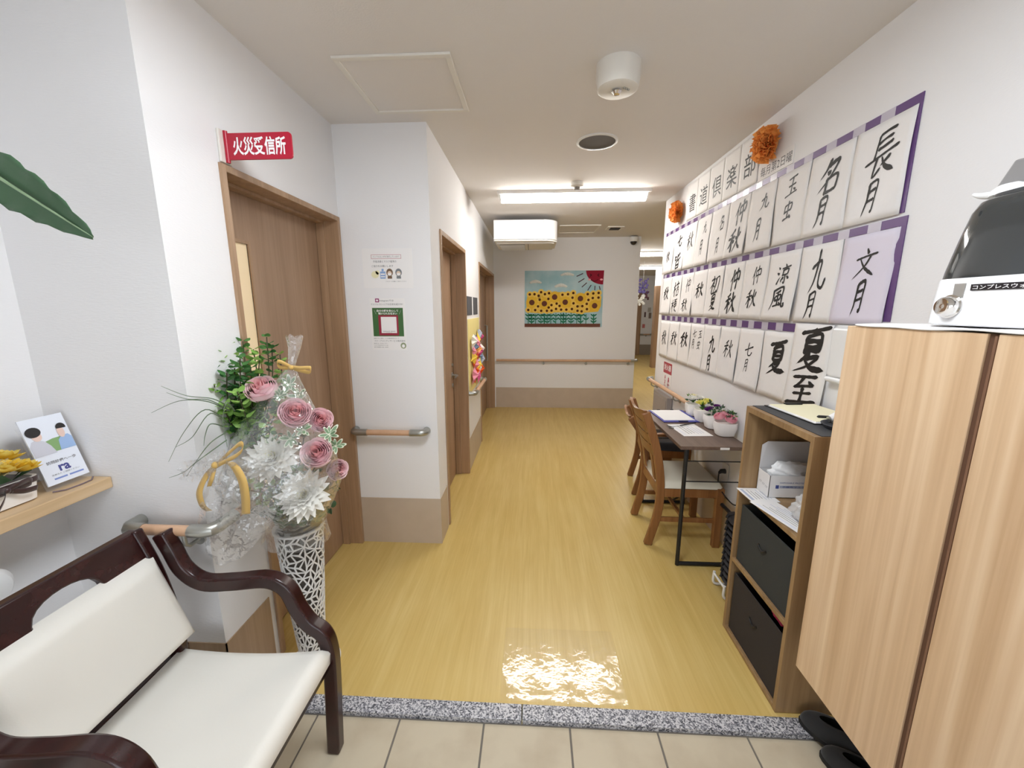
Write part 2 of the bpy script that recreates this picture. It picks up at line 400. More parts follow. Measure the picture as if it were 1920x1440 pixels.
# beyond the corner: hall to the right
structure(B((1.37, YR-.14, -0.1), (6.5, YR, CEN+.02)).build('wall_hall_near', WALL, smooth=0), 'white wall turning right past the calligraphy')
structure(B((6.36, YR, -0.1), (6.5, 10.2, CEN+.02)).build('wall_hall_right', WALL, smooth=0), 'white wall on the far right of the hall')
structure(B((1.36, YB+.16, -0.1), (1.5, 13.1, CEN+.02)).build('wall_hall_left', WALL, smooth=0), 'white wall running back from the corridor end')
structure(B((1.36, 13.1, -0.1), (4.6, 13.25, CEN+.02)).build('wall_hall_end', WALL, smooth=0), 'white wall at the far end of the hall')
g = B((3.16, 10.2, -0.1), (6.5, 10.35, CEN+.02)); g.box((4.45, 10.35, -.1), (4.6, 13.1, CEN+.02)); g.box((3.0, 10.2, 2.02), (3.16, 10.35, CEN+.02))
structure(g.build('wall_hall_side', WALL, smooth=0), 'white wall with a brown jamb deep in the hall')

# kick panels
KH = 0.31; e = 0.004
def kick(name, a, b, m=VINYL, label=None):
    return structure(B(a, b).build(name, m, smooth=0), label)
kick('baseboard_pillar', (XL, YP-e, 0), (XP+e, YP, KH), label='beige kick panel along the foot of the pillar')
kick('baseboard_corridor', (XP, YP, 0), (XP+e, D2[0]-.03, KH), label='beige kick panel between pillar corner and second door')
kick('baseboard_left', (XP, D2[1]+.03, 0), (XP+e, D3[0]-.03, KH), label='beige kick panel between the two corridor doors')
kick('baseboard_back', (XP+.02, YB-e, 0), (1.5, YB, KH), label='beige kick panel on the corridor end wall')
kick('baseboard_right', (XR-e, YG1, 0), (XR, YR, KH), label='beige kick panel on the right wall')
kick('baseboard_entrance', (XE, YF-e, -0.016), (XL+e, YF, KH), DADO, 'wooden kick panel behind the armchair')
kick('baseboard_door', (XL, YF-e, -0.016), (XL+e, D1[0]-.03, KH), DADO, 'wooden kick panel beside the near door')
kick('baseboard_hall', (1.5, 13.096, 0), (4.45, 13.1, .33), mat('grey_kick', rgb(150, 140, 128), .6), 'grey kick panel at the far end of the hall')
structure(B((2.995, 10.18, 0), (3.165, 10.37, 2.02)).build('trim_2', DOORW, smooth=0), 'brown wooden jamb deep in the hall')

# doors in the left walls (facing +x)
def side_door(name, label, X, d, leafx, depth, pane=None, handle=None, casing=0.03):
    y0, y1, z1 = d
    r = structure(thing(name, label, None, (X, (y0+y1)/2, 0))); r.pop('category', None)
    # casing, jambs and head, each a piece
    B((X-depth-.04, y0, 0), (X+0.010, y0+casing, z1)).build('jamb', FRAMEW, r, bevel=.002, smooth=0)
    B((X-depth-.04, y1-casing, 0), (X+0.010, y1, z1)).build('jamb', FRAMEW, r, bevel=.002, smooth=0)
    B((X-depth-.04, y0+casing, z1-casing), (X+0.010, y1-casing, z1)).build('head', FRAMEW, r, bevel=.002, smooth=0)
    for ya, yb in ((y0+casing, y0+casing+.013), (y1-casing-.013, y1-casing)):
        B((leafx+.002, ya, 0), (leafx+.045, yb, z1-casing)).build('door_stop', FRAMEW, r, bevel=.001, smooth=0)
    B((leafx+.002, y0+casing+.013, z1-casing-.013), (leafx+.045, y1-casing-.013, z1-casing)).build('door_stop', FRAMEW, r, bevel=.001, smooth=0)
    a, b = y0+casing, y1-casing
    if pane:
        pa, pb, pz0, pz1 = pane
        g = B((leafx-.036, a, 0.006), (leafx, pa, z1-casing)); g.box((leafx-.036, pb, 0.006), (leafx, b, z1-casing))
        g.box((leafx-.036, pa, 0.006), (leafx, pb, pz0)); g.box((leafx-.036, pa, pz1), (leafx, pb, z1-casing))
        leaf = g.build('door_leaf', DOORW, r, smooth=0)
        B((leafx-.02, pa, pz0), (leafx-.003, pb, pz1)).build('pane', mat('glowing_frosted_pane', rgb(236, 214, 176), .35, emit=(rgb(255, 226, 180), .12)), leaf, smooth=0)  # pane is no lamp; a faint warm glow is put into its material
        m = .014
        g = B((leafx-.01, pa-m, pz0-m), (leafx+.006, pa, pz1+m)); g.box((leafx-.01, pb, pz0-m), (leafx+.006, pb+m, pz1+m))
        g.box((leafx-.01, pa, pz1), (leafx+.006, pb, pz1+m)); g.box((leafx-.01, pa, pz0-m), (leafx+.006, pb, pz0))
        g.build('pane_moulding', FRAMEW, leaf, smooth=0)
    else:
        leaf = B((leafx-.036, a, 0.006), (leafx, b, z1-casing)).build('door_leaf', DOORW, r, bevel=.002, smooth=0)
    if handle == 'lever':
        yh = b-.07; zh = 0.93
        g = G(); g.lathe([(.024, 0), (.024, .008), (.0, .008)], (leafx, yh, zh), (1, 0, 0), 18)
        g.lathe([(.02, 0), (.02, .008), (.0, .008)], (leafx, yh, zh-.09), (1, 0, 0), 18); g.lathe([(.013, 0), (.013, .012), (0, .012)], (leafx, yh, zh+.09), (1, 0, 0), 14)
        g.tube([(leafx, yh, zh), (leafx+.045, yh, zh), (leafx+.05, yh-.02, zh), (leafx+.05, yh-.11, zh)], .009, 10)
        tag(g.build('door_handle', METAL, leaf), 'satin metal lever handle')
    if handle == 'pull':
        yh = b-.16
        g = G().tube([(leafx, yh, .75), (leafx+.035, yh, .75), (leafx+.035, yh, 1.25), (leafx, yh, 1.25)], .012, 10)
        tag(g.build('door_handle', METAL, leaf), 'long metal pull handle')
    return r
side_door('door_1', 'wooden door with a narrow frosted pane under the red sign', XL, D1, XL-.115, .16, pane=(1.56, 1.715, .55, 1.765), casing=.025)
side_door('door_2', 'wooden corridor door with lever handle nearest the pillar', XP, D2, XP-.115, .16, handle='lever')
side_door('door_3', 'wooden corridor door nearest the end wall', XP, D3, XP-.115, .16, handle='pull')
r = structure(thing('door_4', 'dark brown door at the far end of the hall', None, (3.2, 13.1, 0))); r.pop('category', None)
B((2.6, 13.07, 0), (3.38, 13.099, 1.98)).build('door_leaf', DOORW, r, smooth=0)
B((3.38, 13.06, 0), (3.42, 13.099, 2.02)).build('jamb', FRAMEW, r, smooth=0)

# glass entrance behind the camera
r = structure(thing('door_5', 'glass entrance doors behind the viewer', None, (-.1, -2.4, 0))); r.pop('category', None)
for x in (-1.1, -.14, -.06, .86):
    B((x, -2.43, 0), (x+.04, -2.39, 2.2)).build('stile', METAL, r, smooth=0)
for xa, xb in ((-1.06, -.14), (-.02, .86)):
    B((xa, -2.415, 0), (xb, -2.405, 2.2)).build('pane', clear_film('door_glass', haze=.0, rough=.0, blend=.1, bump=(1, 0, 0)), r, smooth=0)

# ================================================================== ceiling things
def tube_lamp(label, x0, x1, y, zc=CEN, group='ceiling tube lamps'):
    t = thing('ceiling_lamp', label, 'lamp', ((x0+x1)/2, y, zc), group)
    g = G()
    pts = [Vector((x0-.03, y+a, zc+b)) for a, b in ((-.10, 0), (-.085, -.022), (.085, -.022), (.10, 0))]
    g.prism(pts, (x1-x0+.06, 0, 0)); g.build('lamp_body', WHITEP, t, smooth=0)
    n = 8
    pts = [Vector((x0, y+.062*cos(pi+pi*k/n), zc-.022+.055*sin(pi+pi*k/n))) for k in range(n+1)]
    g = G().prism(pts, (x1-x0, 0, 0)); tag(g.build('diffuser', LAMPM, t), 'glowing white diffuser')
    for xx in (x0-.012, x1): G().prism([p+Vector((xx-x0, 0, 0)) for p in pts], (.012, 0, 0)).build('end_cap', WHITEP, t)
    return t
tube_lamp('long glowing tube lamp on the corridor ceiling before the air conditioner', -0.285, 0.95, 3.72)
tube_lamp('glowing ceiling lamp in the hall just past the corridor end', 1.45, 2.68, 7.55)
tube_lamp('farthest glowing ceiling lamp deep in the hall', 2.3, 3.2, 10.9-.8)
t = thing('entrance_lamp', 'square ceiling lamp above the entrance behind the viewer', 'lamp', (-.06, .90, CEN))
B((-.38, .58, CEN-.05), (.26, 1.22, CEN)).build('lamp_body', WHITEP, t, bevel=.006, smooth=0)
B((-.35, .61, CEN-.056), (.23, 1.19, CEN-.05)).build('diffuser', PANELM, t, smooth=0)

def hatch(label, x0, x1, y0, y1):
    t = thing('ceiling_hatch', label, 'hatch', ((x0+x1)/2, (y0+y1)/2, CEN), 'ceiling access hatches')
    w_ = .024; h = .010
    for a, b in (((x0, y0), (x1, y0+w_)), ((x0, y1-w_), (x1, y1)), ((x0, y0+w_), (x0+w_, y1-w_)), ((x1-w_, y0+w_), (x1, y1-w_))):
        B((a[0], a[1], CEN-h), (b[0], b[1], CEN)).build('frame_strip', OFFW, t, bevel=.002, smooth=0)
    B((x0+w_, y0+w_, CEN-.003), (x1-w_, y1-w_, CEN)).build('hatch_panel', CEILM, t, smooth=0)
hatch('large square ceiling hatch in front of the pillar', -.805, -.33, 1.745, 2.215)
hatch('far ceiling hatch beside the air conditioner', .31, .805, 5.1, 5.6)

t = thing('emergency_light', 'white round emergency lamp on the ceiling', 'emergency light', (.34, 1.872, CEN))
G().lathe([(.09, 0), (.089, -.055), (.082, -.09), (.074, -.095), (0, -.095)], (.34, 1.872, CEN), n=36).build('housing', OFFW, t)
G().lathe([(.012, -.098), (.02, -.108), (.012, -.118), (0, -.12)], (.335, 1.862, CEN+.005), n=16).build('bulb', CHROME, t)
g = G()
for a in range(3): g.ball((.362+.010*a, 1.845+.008*a, CEN-.097), .005, 8)
g.build('indicator', METAL, t)
t = thing('ceiling_speaker', 'round dark grey speaker grille flush in the ceiling', 'speaker', (.372, 2.64, CEN))
G().lathe([(.122, 0), (.122, -.006), (.108, -.008), (.108, -.002)], (.372, 2.64, CEN), n=40).build('rim', WHITEP, t)
G().lathe([(.108, -.001), (.108, -.004), (0, -.006)], (.372, 2.64, CEN), n=40).build('grille', mat('speaker_cloth', rgb(104, 100, 96), .9, bump=(700, .5, .001)), t)
t = thing('smoke_detector', 'small white detector on the ceiling before the tube lamp', 'detector', (.338, 3.43, CEN))
G().lathe([(.05, 0), (.05, -.03), (.042, -.036), (0, -.036)], (.338, 3.43, CEN), n=24).build('housing', OFFW, t)
G().lathe([(.022, -.036), (.022, -.055), (0, -.056)], (.338, 3.43, CEN), n=18).build('sensor', mat('sensor_grey', rgb(130, 125, 120), .5), t)
t = thing('ceiling_vent', 'small square ceiling vent near the end wall', 'vent', (1.0, 5.3, CEN))
B((.9, 5.2, CEN-.012), (1.1, 5.4, CEN)).build('vent_plate', OFFW, t, bevel=.002, smooth=0)
B((.94, 5.24, CEN-.02), (1.06, 5.36, CEN-.012)).build('vent_opening', DARK, t, smooth=0)
t = thing('security_camera', 'white dome camera at the top corner of the end wall', 'camera', (1.38, 5.93, 2.41))
G().lathe([(.06, .045), (.062, .02), (.06, 0), (.05, -.012)], (1.38, 5.895, 2.41), n=24).build('camera_housing', WHITEP, t)
G().ball((1.38, 5.895, 2.398), .046, 16).build('dome', mat('smoked_dome', rgb(30, 26, 26), .1), t)
B((1.35, 5.9, 2.43), (1.41, 5.961, 2.47)).build('mount', WHITEP, t, smooth=0)

# hanging air conditioner
t = thing('air_conditioner', 'white ceiling-hung air conditioner left of the corridor', 'air conditioner', (-.1, 4.8, 2.2))
pts = [(-.432, 4.5), (.10, 4.5)]
for k in range(9):
    a = -pi/2+pi/2*k/8; pts.append((.10+.155*cos(a), 4.655+.155*sin(a)))
pts += [(.255, 5.1), (-.432, 5.1)]
G().prism([Vector((p[0], p[1], 2.222)) for p in pts], (0, 0, .198)).build('front_cover', WHITEP, t, bevel=.004, smooth=50)
G().prism([Vector((p[0]*.985-.001, 4.8+(p[1]-4.8)*.98, 2.205)) for p in pts], (0, 0, .014)).build('lower_lip', OFFW, t, smooth=50)
B((-.41, 4.6, 2.19), (.22, 5.08, 2.206)).build('bottom_panel', OFFW, t, smooth=0)
gp = B((-.38, 4.64, 2.184), (-.1, 5.04, 2.191)).build('intake_grille', mat('grille_grey', rgb(150, 146, 138), .6), t, smooth=0)
for k in range(8):
    B((-.38, 4.655+k*.05, 2.178), (-.1, 4.662+k*.05, 2.186)).build('slat', OFFW, gp, smooth=0)
B((-.065, 4.62, 2.186), (-.06, 5.06, 2.19)).build('seam', DARK, t, smooth=0)
for x in (-.35, .15):
    B((x, 4.9, 2.42), (x+.04, 4.94, CEN)).build('hanger', METAL, t, smooth=0)

# ================================================================== handrails
def handrail(label, pts, brackets, wall_n, group='wooden handrails', cap0=True, cap1=True, r=.0175, bar_break=None):
    """bar along pts (z constant); ends turn back to the wall along -wall_n"""
    pts = [Vector(p) for p in pts]; n = Vector(wall_n)
    t = thing('handrail', label, 'handrail', (pts[0]+pts[-1])/2, group)
    d0 = (pts[1]-pts[0]).normalized(); d1 = (pts[-1]-pts[-2]).normalized()
    return t, pts, n, d0, d1
def rail(label, a, b, n, brackets, off=.06, cap=(True, True), capl=.085, r=.0175):
    a = Vector(a); b = Vector(b); n = Vector(n); d = (b-a).normalized()
    t = thing('handrail', label, 'handrail', (a+b)/2, 'wooden handrails')
    A = a+d*(capl if cap[0] else 0); Bp = b-d*(capl if cap[1] else 0)
    G().tube([A, Bp], r, 16).build('rail_bar', RAILW, t)
    for on, p, dd in ((cap[0], a, d), (cap[1], b, -d)):
        if on:
            R = .028
            arc = [p+dd*(R-R*cos(q))-n*(R-R*sin(q))+dd*0 for q in [pi/2*k/5 for k in range(6)]]
            path = [p+dd*(capl+.004)]+[p+dd*(R+.01)]+arc[::-1]+[p-n*(off-.006)]
            rs = [r+.0035]*(len(path)-1)+[r+.006]
            tag(G().tube(path, rs, 14).build('end_cap', METAL, t), 'metal end cap turned to the wall')
    for s in brackets:
        p = a+(b-a)*s
        g = G().tube([p-Vector((0, 0, r)), p-Vector((0, 0, .04)), p-Vector((0, 0, .055))-n*.02, p-Vector((0, 0, .055))-n*(off-.008)], .006, 8)
        g.lathe([(.02, 0), (.02, .008), (0, .009)], p-Vector((0, 0, .055))-n*off, n, 16)
        g.build('bracket', METAL, t)
    return t
rail('short wooden handrail with metal ends on the pillar', (-1.085, YP-.06, .762), (-.645, YP-.06, .762), (0, -1, 0), [])
rail('long wooden handrail below the sunflower picture', (-.545, YB-.06, .735), (1.52, YB-.06, .735), (0, -1, 0), [.34, .645, .945], cap=(False, True))
rail('wooden handrail between the two corridor doors', (XP+.06, 3.53, .735), (XP+.06, 4.30, .735), (1, 0, 0), [.6], cap=(True, True))
rail('wooden handrail on the right wall beside the desk', (XR-.06, 4.09, .79), (XR-.06, 3.0, .79), (-1, 0, 0), [.12, .70], cap=(True, False))
# L-shaped rail around the corner by the armchair
t = thing('handrail', 'wooden handrail with metal elbow behind the dark armchair', 'handrail', (-1.2, 1.13, .79), 'wooden handrails')
G().tube([(-1.275, 1.13, .79), (-1.10, 1.13, .79)], .0175, 16).build('rail_bar', RAILW, t)
tag(G().tube([(-1.265, 1.13, .79), (-1.30, 1.13, .79), (-1.318, 1.134, .79), (-1.328, 1.145, .79), (-1.33, 1.19, .79)], .021, 14).build('end_cap', METAL, t), 'metal end cap turned to the wall')
tag(G().tube([(-1.105, 1.13, .79), (-1.065, 1.13, .79), (-1.045, 1.138, .79), (-1.037, 1.16, .79), (-1.037, 1.235, .79)], .0215, 14).build('elbow', METAL, t), 'metal corner elbow')
G().tube([(-1.037, 1.23, .79), (-1.037, 1.40, .79)], .0175, 16).build('rail_bar', RAILW, t)
g = G().tube([(-1.13, 1.13, .775), (-1.13, 1.13, .74), (-1.13, 1.145, .728), (-1.13, 1.186, .728)], .007, 8); g.lathe([(.02, 0), (.02, .008), (0, .009)], (-1.13, YF-.001, .728), (0, -1, 0), 16)
g.build('bracket', METAL, t)
g = G().tube([(-1.037, 1.36, .775), (-1.037, 1.36, .735), (-1.05, 1.36, .728), (-1.096, 1.36, .728)], .007, 8); g.build('bracket', METAL, t)
# far hall rail
rail('distant handrail at the far end of the hall', (3.42, 13.04, .66), (3.8, 13.04, .66), (0, -1, 0), [.5])

# ================================================================== left side
ZE = -0.0155     # entrance tile level
# ---- armchair
t = thing('armchair', 'dark wooden armchair with cream seat and back by the ledge', 'armchair', (-.93, .85, ZE))
def smooth_path(pts, n=6):
    P = [Vector(p) for p in pts]; out = []
    for i in range(len(P)-1):
        p0 = P[max(i-1, 0)]; p1 = P[i]; p2 = P[i+1]; p3 = P[min(i+2, len(P)-1)]
        for k in range(n):
            u = k/n; u2 = u*u; u3 = u2*u
            out.append(0.5*((2*p1)+(p2-p0)*u+(2*p0-5*p1+4*p2-p3)*u2+(3*p1-p0-3*p2+p3)*u3))
    out.append(P[-1]); return out
for y in (1.103, .592):
    arm = [(-1.175, y, .80), (-1.152, y, .745), (-1.122, y, .672), (-1.06, y, .628), (-.96, y, .632), (-.845, y, .645), (-.785, y, .615), (-.755, y, .545), (-.722, y, .49), (-.68, y, .455), (-.663, y, .40), (-.662, y, .30), (-.678, y, ZE)]
    G().tube(smooth_path(arm, 6), 1, flat=(.044, .042, (0, 1, 0))).build('arm', MAHOG, t, bevel=.008, smooth=60)
for y in (1.068, .627):
    post = [(-1.235, y, .822), (-1.19, y, .70), (-1.158, y, .55), (-1.152, y, .42), (-1.175, y, .28), (-1.235, y, ZE)]
    G().tube(smooth_path(post, 6), 1, flat=(.044, .03, (0, 1, 0))).build('rear_post', MAHOG, t, bevel=.006, smooth=60)
for y in (1.068, .627):
    B((-1.16, y-.014, .305), (-.675, y+.014, .358)).build('side_rail', MAHOG, t, bevel=.004, smooth=0)
B((-.70, .6, .315), (-.668, 1.10, .372)).build('front_rail', MAHOG, t, bevel=.004, smooth=0)
B((-1.175, .6, .32), (-1.145, 1.10, .40)).build('back_rail', MAHOG, t, bevel=.004, smooth=0)
# back panel with a hand hole
hole = []
for k in range(13):
    a = pi*k/12; hole.append((.853+.098*cos(a), .716+.052*math.sin(a)**.7))
out2d = [(1.085, .70), (1.085, .800), (1.075, .822), (.62, .822), (.61, .80), (.61, .70)]
hole = [(.853+.082*cos(pi*k/12), .716+.072*math.sin(pi*k/12)**.6) for k in range(13)]
poly = [(1.085, .69)]+[(1.085, .806), (1.072, .826), (.623, .826), (.61, .806), (.61, .69), (.771, .69)]+[(y, z) for y, z in hole[::-1]]+[(.935, .69)]
def backx(z): return -1.235+(.826-z)*.36
G().prism([Vector((backx(z)-.014, y, z)) for y, z in poly], (.028, 0, 0)).build('back_frame', MAHOG, t, bevel=.005, smooth=50)
def cush_back(u, v):
    y = .632+u*.432; z = .475+v*.262
    e = min(u, 1-u, v, 1-v); k = min(1, e/.10); bul = .022*math.sqrt(max(0, 1-(1-k)**2))
    x = backx(z)+.014+.012+bul
    return Vector((x+.02*((.6-z)*3)**2*0, y, z))
g = G().grid(cush_back, 24, 18); g.grid(lambda u, v: Vector((backx(.475+v*.272)+.004, .632+u*.432, .475+v*.272)), 24, 18)
n0 = 25*19
bd = [i for i in range(25)]+[25*j+24 for j in range(1, 19)]+[25*18+i for i in range(23, -1, -1)]+[25*j for j in range(17, 0, -1)]
for i in range(len(bd)):
    a, b = bd[i], bd[(i+1) % len(bd)]; g.f.append((a, b, b+n0, a+n0)); g.mi.append(0)
tag(g.build('back_cushion', CREAM, t, smooth=60), 'cream leather back cushion')
def seat_top(u, v):
    x = -1.165+v*.515; y = .612+u*.476
    if v > .9: pass
    e = min(u, 1-u, v, 1-v); k = min(1, e/.07); bul = .03*math.sqrt(max(0, 1-(1-k)**2))
    sad = .018*(2*v-1)**2-.016*(1-v)+.006*(2*u-1)**2
    return Vector((x, y, .372+bul+sad))
g = G().grid(seat_top, 26, 26); g.grid(lambda u, v: Vector((-1.16+v*.505, .616+u*.468, .356)), 26, 26)
n0 = 27*27
bd = [i for i in range(27)]+[27*j+26 for j in range(1, 27)]+[27*26+i for i in range(25, -1, -1)]+[27*j for j in range(25, 0, -1)]
for i in range(len(bd)):
    a, b = bd[i], bd[(i+1) % len(bd)]; g.f.append((a, b, b+n0, a+n0)); g.mi.append(0)
tag(g.build('seat_cushion', CREAM, t, smooth=60), 'cream leather seat cushion')

# ---- ledge on the entrance wall, and what stands on it
tag(B((XE+.001, -.3, .908), (-1.41, YF-.001, .946)).build('wall_ledge', LEDGEW, bevel=.003, smooth=0), 'light wooden ledge fixed to the left wall', 'shelf')
ZL = .9465
t = thing('brochure_stand', 'clear stand holding a brochure picturing two people', 'brochure stand', (-1.52, 1.11, ZL))
lean = .27
P0 = Vector((-1.472, 1.062, ZL+.018)); U = Vector((0, 1, 0)); V = Vector((-sin(lean), 0, cos(lean))); N = U.cross(V).normalized()
W_, H_ = .114, .212
def card(name, m, parent, w0, w1, h0, h1, th, base=0.0):
    pts = [P0+U*w0+V*h0+N*base, P0+U*w1+V*h0+N*base, P0+U*w1+V*h1+N*base, P0+U*w0+V*h1+N*base]
    return G().prism(pts, N*th).build(name, m, parent, smooth=0)
PLEX = clear_film('acrylic', haze=.04, rough=.02, blend=.25, bump=(1, 0, 0))
card('backplate', PLEX, t, -.004, W_+.004, -.014, H_-.02, -.003, -.004)
g = G().tube([P0+Vector((.012, 0, -.015)), P0+Vector((.03, .02, -.0165)), P0+Vector((.034, W_/2, -.0165)), P0+Vector((.03, W_-.02, -.0165)), P0+Vector((.012, W_, -.015))], .0022, 8)
g.build('base_lip', mat('acrylic_edge', rgb(120, 104, 112), .2), t)
br = card('brochure', mat('brochure_paper', rgb(232, 236, 246), .35), t, 0, W_, 0, H_, -.004, .004)
def pp(a, b): return P0+U*(a*W_)+V*(b*H_)
def blob(name, m, pts, lift):
    G().add([pp(a, b)+N*lift for a, b in pts], [tuple(range(len(pts)))]).build(name, m, br, smooth=0)
def print_part(name, col, shapes, lift=.0046):
    g = G()
    for pts in shapes: g.add([pp(a, b)+N*lift for a, b in pts], [tuple(range(len(pts)))])
    return g.build(name, mat(name+'_ink', rgb(*col), .4), br, smooth=0)
def ell(cx, cy, rx, ry, n=18, a0=0, a1=2*pi): return [(cx+rx*cos(a0+(a1-a0)*k/n), cy+ry*sin(a0+(a1-a0)*k/n)) for k in range(n+(0 if a1-a0 > 6.2 else 1))]
print_part('printed_lawn', (134, 170, 112), [[(.30, .46), (.86, .46), (.80, .66), (.55, .655), (.36, .63)]], .0044)
print_part('printed_grey_jacket', (206, 206, 216), [[(.02, .44), (.52, .44), (.45, .56), (.36, .64), (.2, .69), (.08, .67), (.01, .6)]], .0050)
print_part('printed_blue_shirt', (158, 186, 226), [[(.62, .46), (.99, .46), (.99, .62), (.92, .67), (.76, .665), (.66, .61)]], .0050)
print_part('printed_skin', (232, 202, 190), [ell(.24, .73, .11, .07)], .0054)
print_part('printed_skin', (232, 202, 190), [ell(.79, .72, .085, .085)], .0054)
print_part('printed_hair', (38, 34, 34), [ell(.2, .80, .17, .075)], .0058)
print_part('printed_hair', (38, 34, 34), [ell(.83, .79, .115, .065, a0=-.3, a1=pi+.2)], .0058)
g = G(); line_text(g, '訪問診療へ一歩', pp(.52, .32), U, V, .010, .08, .01, 'c', .0046); g.build('printed_title', GREYINK, br, smooth=0)
g = G(); line_text(g, 'ra', pp(.52, .21), U, V, .02, None, .03, 'c', .0046); g.build('printed_logo', mat('logo_blue', rgb(72, 76, 140), .5), br, smooth=0)
g = G()
quad(g, pp(.34, .075), U, V, .035, .005, .0046); quad(g, pp(.72, .075), U, V, .04, .005, .0046)
g.build('printed_bars', mat('bar_blue', rgb(126, 146, 206), .5), br, smooth=0)
g = G()
line_text(g, '医療法人 ご相談ください', pp(.5, .135), U, V, .005, .075, 0, 'c', .0046); g.build('printed_line', GREYINK, br, smooth=0)
# clear panel behind the flowers
t2 = tag(B((XE+.012, .80, ZL), (XE+.016, 1.05, ZL+.185)).build('acrylic_panel', PLEX, smooth=0), 'clear acrylic panel leaning behind the yellow flowers', 'panel')
# yellow flower pot
def blossom(c, ax, r, rows, npet, wid, curl, tip=1.0, inner=0.15, seed=0, up=.35):
    """layered petals round an axis"""
    rnd = random.Random(seed); ax = Vector(ax).normalized(); q = ax.to_track_quat('Z', 'Y'); c = Vector(c); g = G()
    for j in range(rows):
        f = j/max(1, rows-1)            # 0 outer .. 1 inner
        L_ = r*(1-f*(1-inner)); tilt = up+f*(1.25-up); n = max(4, int(npet*(1-f*.55)))
        for k in range(n):
            an = 2*pi*(k+.5*(j % 2))/n+rnd.uniform(-.09, .09); ll = L_*rnd.uniform(.92, 1.06); tl = tilt+rnd.uniform(-.08, .08)
            w2 = wid*(1-f*.35)
            vs = []; nu, nv = 4, 2
            for i in range(nu+1):
                s = i/nu; w_ = w2*math.sin(pi*min(1, (s*.86+.12)))**.8*(1-tip*s**4*.75)
                a_ = tl+curl*s*s
                rad = ll*s*cos(tl+curl*s*.5); hh = ll*s*sin(tl+curl*s*.5)+f*r*.12
                for m in range(nv+1):
                    o = (m/nv-.5)*2
                    vs.append(c+q @ Vector((cos(an)*rad-sin(an)*o*w_, sin(an)*rad+cos(an)*o*w_, hh+abs(o)*w_*.35)))
            g.add(vs, [(i*3+m, i*3+m+1, (i+1)*3+m+1, (i+1)*3+m) for i in range(nu) for m in range(nv)])
    return g
def rose(c, ax, r, seed=0, rows=7):
    """cupped rose: overlapping rounded petals, closing in the middle"""
    rnd = random.Random(seed); ax = Vector(ax).normalized(); q = ax.to_track_quat('Z', 'Y'); c = Vector(c); g = G()
    for j in range(rows):
        g.cur = 0 if j < 3 else (1 if j < 5 else 2)
        f = j/(rows-1); R = r*(1-.80*f); n = 5 if j < 4 else (4 if j < 6 else 3)
        top = r*(.34+.42*f); open_ = .10*(1-f)**2
        for k in range(n):
            an = 2*pi*(k+.5*(j % 2)+.17*j)/n+rnd.uniform(-.12, .12); half = pi/n*1.42
            vs = []; nu, nv = 8, 7; hk = rnd.uniform(.9, 1.06)
            for b in range(nv+1):
                v = b/nv
                for a in range(nu+1):
                    u = a/nu*2-1; th = an+u*half*(1-.25*v*v)
                    prof = math.sin(min(1, v*1.35+.12)*pi/2)
                    rr = R*(prof*(1-(.30-.12*f)*v**3)+open_*v**6)*(1+.045*u)+R*.16*v**9
                    edge = 1-.22*abs(u)**2.6*v
                    h = -r*.5+(top+r*.5)*(v**1.15)*hk*edge
                    vs.append(c+q @ Vector((cos(th)*rr, sin(th)*rr, h)))
            g.add(vs, [(b*(nu+1)+a, b*(nu+1)+a+1, (b+1)*(nu+1)+a+1, (b+1)*(nu+1)+a) for b in range(nv) for a in range(nu)])
    return g
YEL = petal('yellow_petal', rgb(244, 206, 66), (20, rgb(250, 230, 130))); PALEY = petal('pale_yellow_petal', rgb(250, 244, 204))
PINK = petal('pink_petal', rgb(252, 218, 223), (25, rgb(254, 230, 233)), .22); PINKD = petal('deep_pink_petal', rgb(244, 186, 188), (25, rgb(248, 200, 202)), .22); PINKM = petal('mid_pink_petal', rgb(250, 204, 210), (25, rgb(252, 218, 222)), .22); DAHLW = petal('white_petal', rgb(250, 249, 244))
LEAFG = petal('leaf_green', rgb(94, 144, 66), (12, rgb(136, 180, 90))); DGREEN = mat('dark_leaf', rgb(48, 78, 50), .5, var=(12, rgb(70, 104, 66), .4, .65))
STEMG = mat('stem_brown', rgb(70, 66, 44), .7)
POTW = mat('white_ceramic', rgb(244, 240, 236), .3)
RIBB = mat('brown_satin', rgb(58, 34, 32), .35, sheen=.3); GOLDR = mat('gold_ribbon', rgb(206, 168, 92), .5, bump=(220, .5, .001), sheen=.3)
t = thing('flower_pot', 'white pot of yellow flowers tied with a brown ribbon', 'flower pot', (-1.52, .95, ZL))
g = G().lathe([(.05, 0), (.066, .004), (.07, .05), (.072, .072), (.066, .072), (.06, .06), (0, .06)], (-1.517, .95, ZL), n=40, sx=.85, sy=1.28, power=8)
g.build('pot', POTW, t)
pos = [(-1.49, .90, .10, 0), (-1.50, .985, .10, 1), (-1.545, .94, .118, 2), (-1.48, .945, .085, 1), (-1.57, .885, .10, 0), (-1.565, 1.0, .105, 0), (-1.51, .86, .095, 2), (-1.475, 1.01, .088, 0), (-1.47, .975, .10, 0), (-1.475, .92, .105, 2), (-1.47, .88, .092, 0), (-1.52, 1.01, .118, 2), (-1.53, .90, .12, 0)]
for i, (x, y, z, k) in enumerate(pos):
    blossom((x, y, ZL+z+.002), ((x+1.53)*4, (y-.945)*4, 1), .052, 5, 11, .014, .5, .4, .3, i).build('flower', (YEL, PALEY, YEL)[k], t)
g = G()
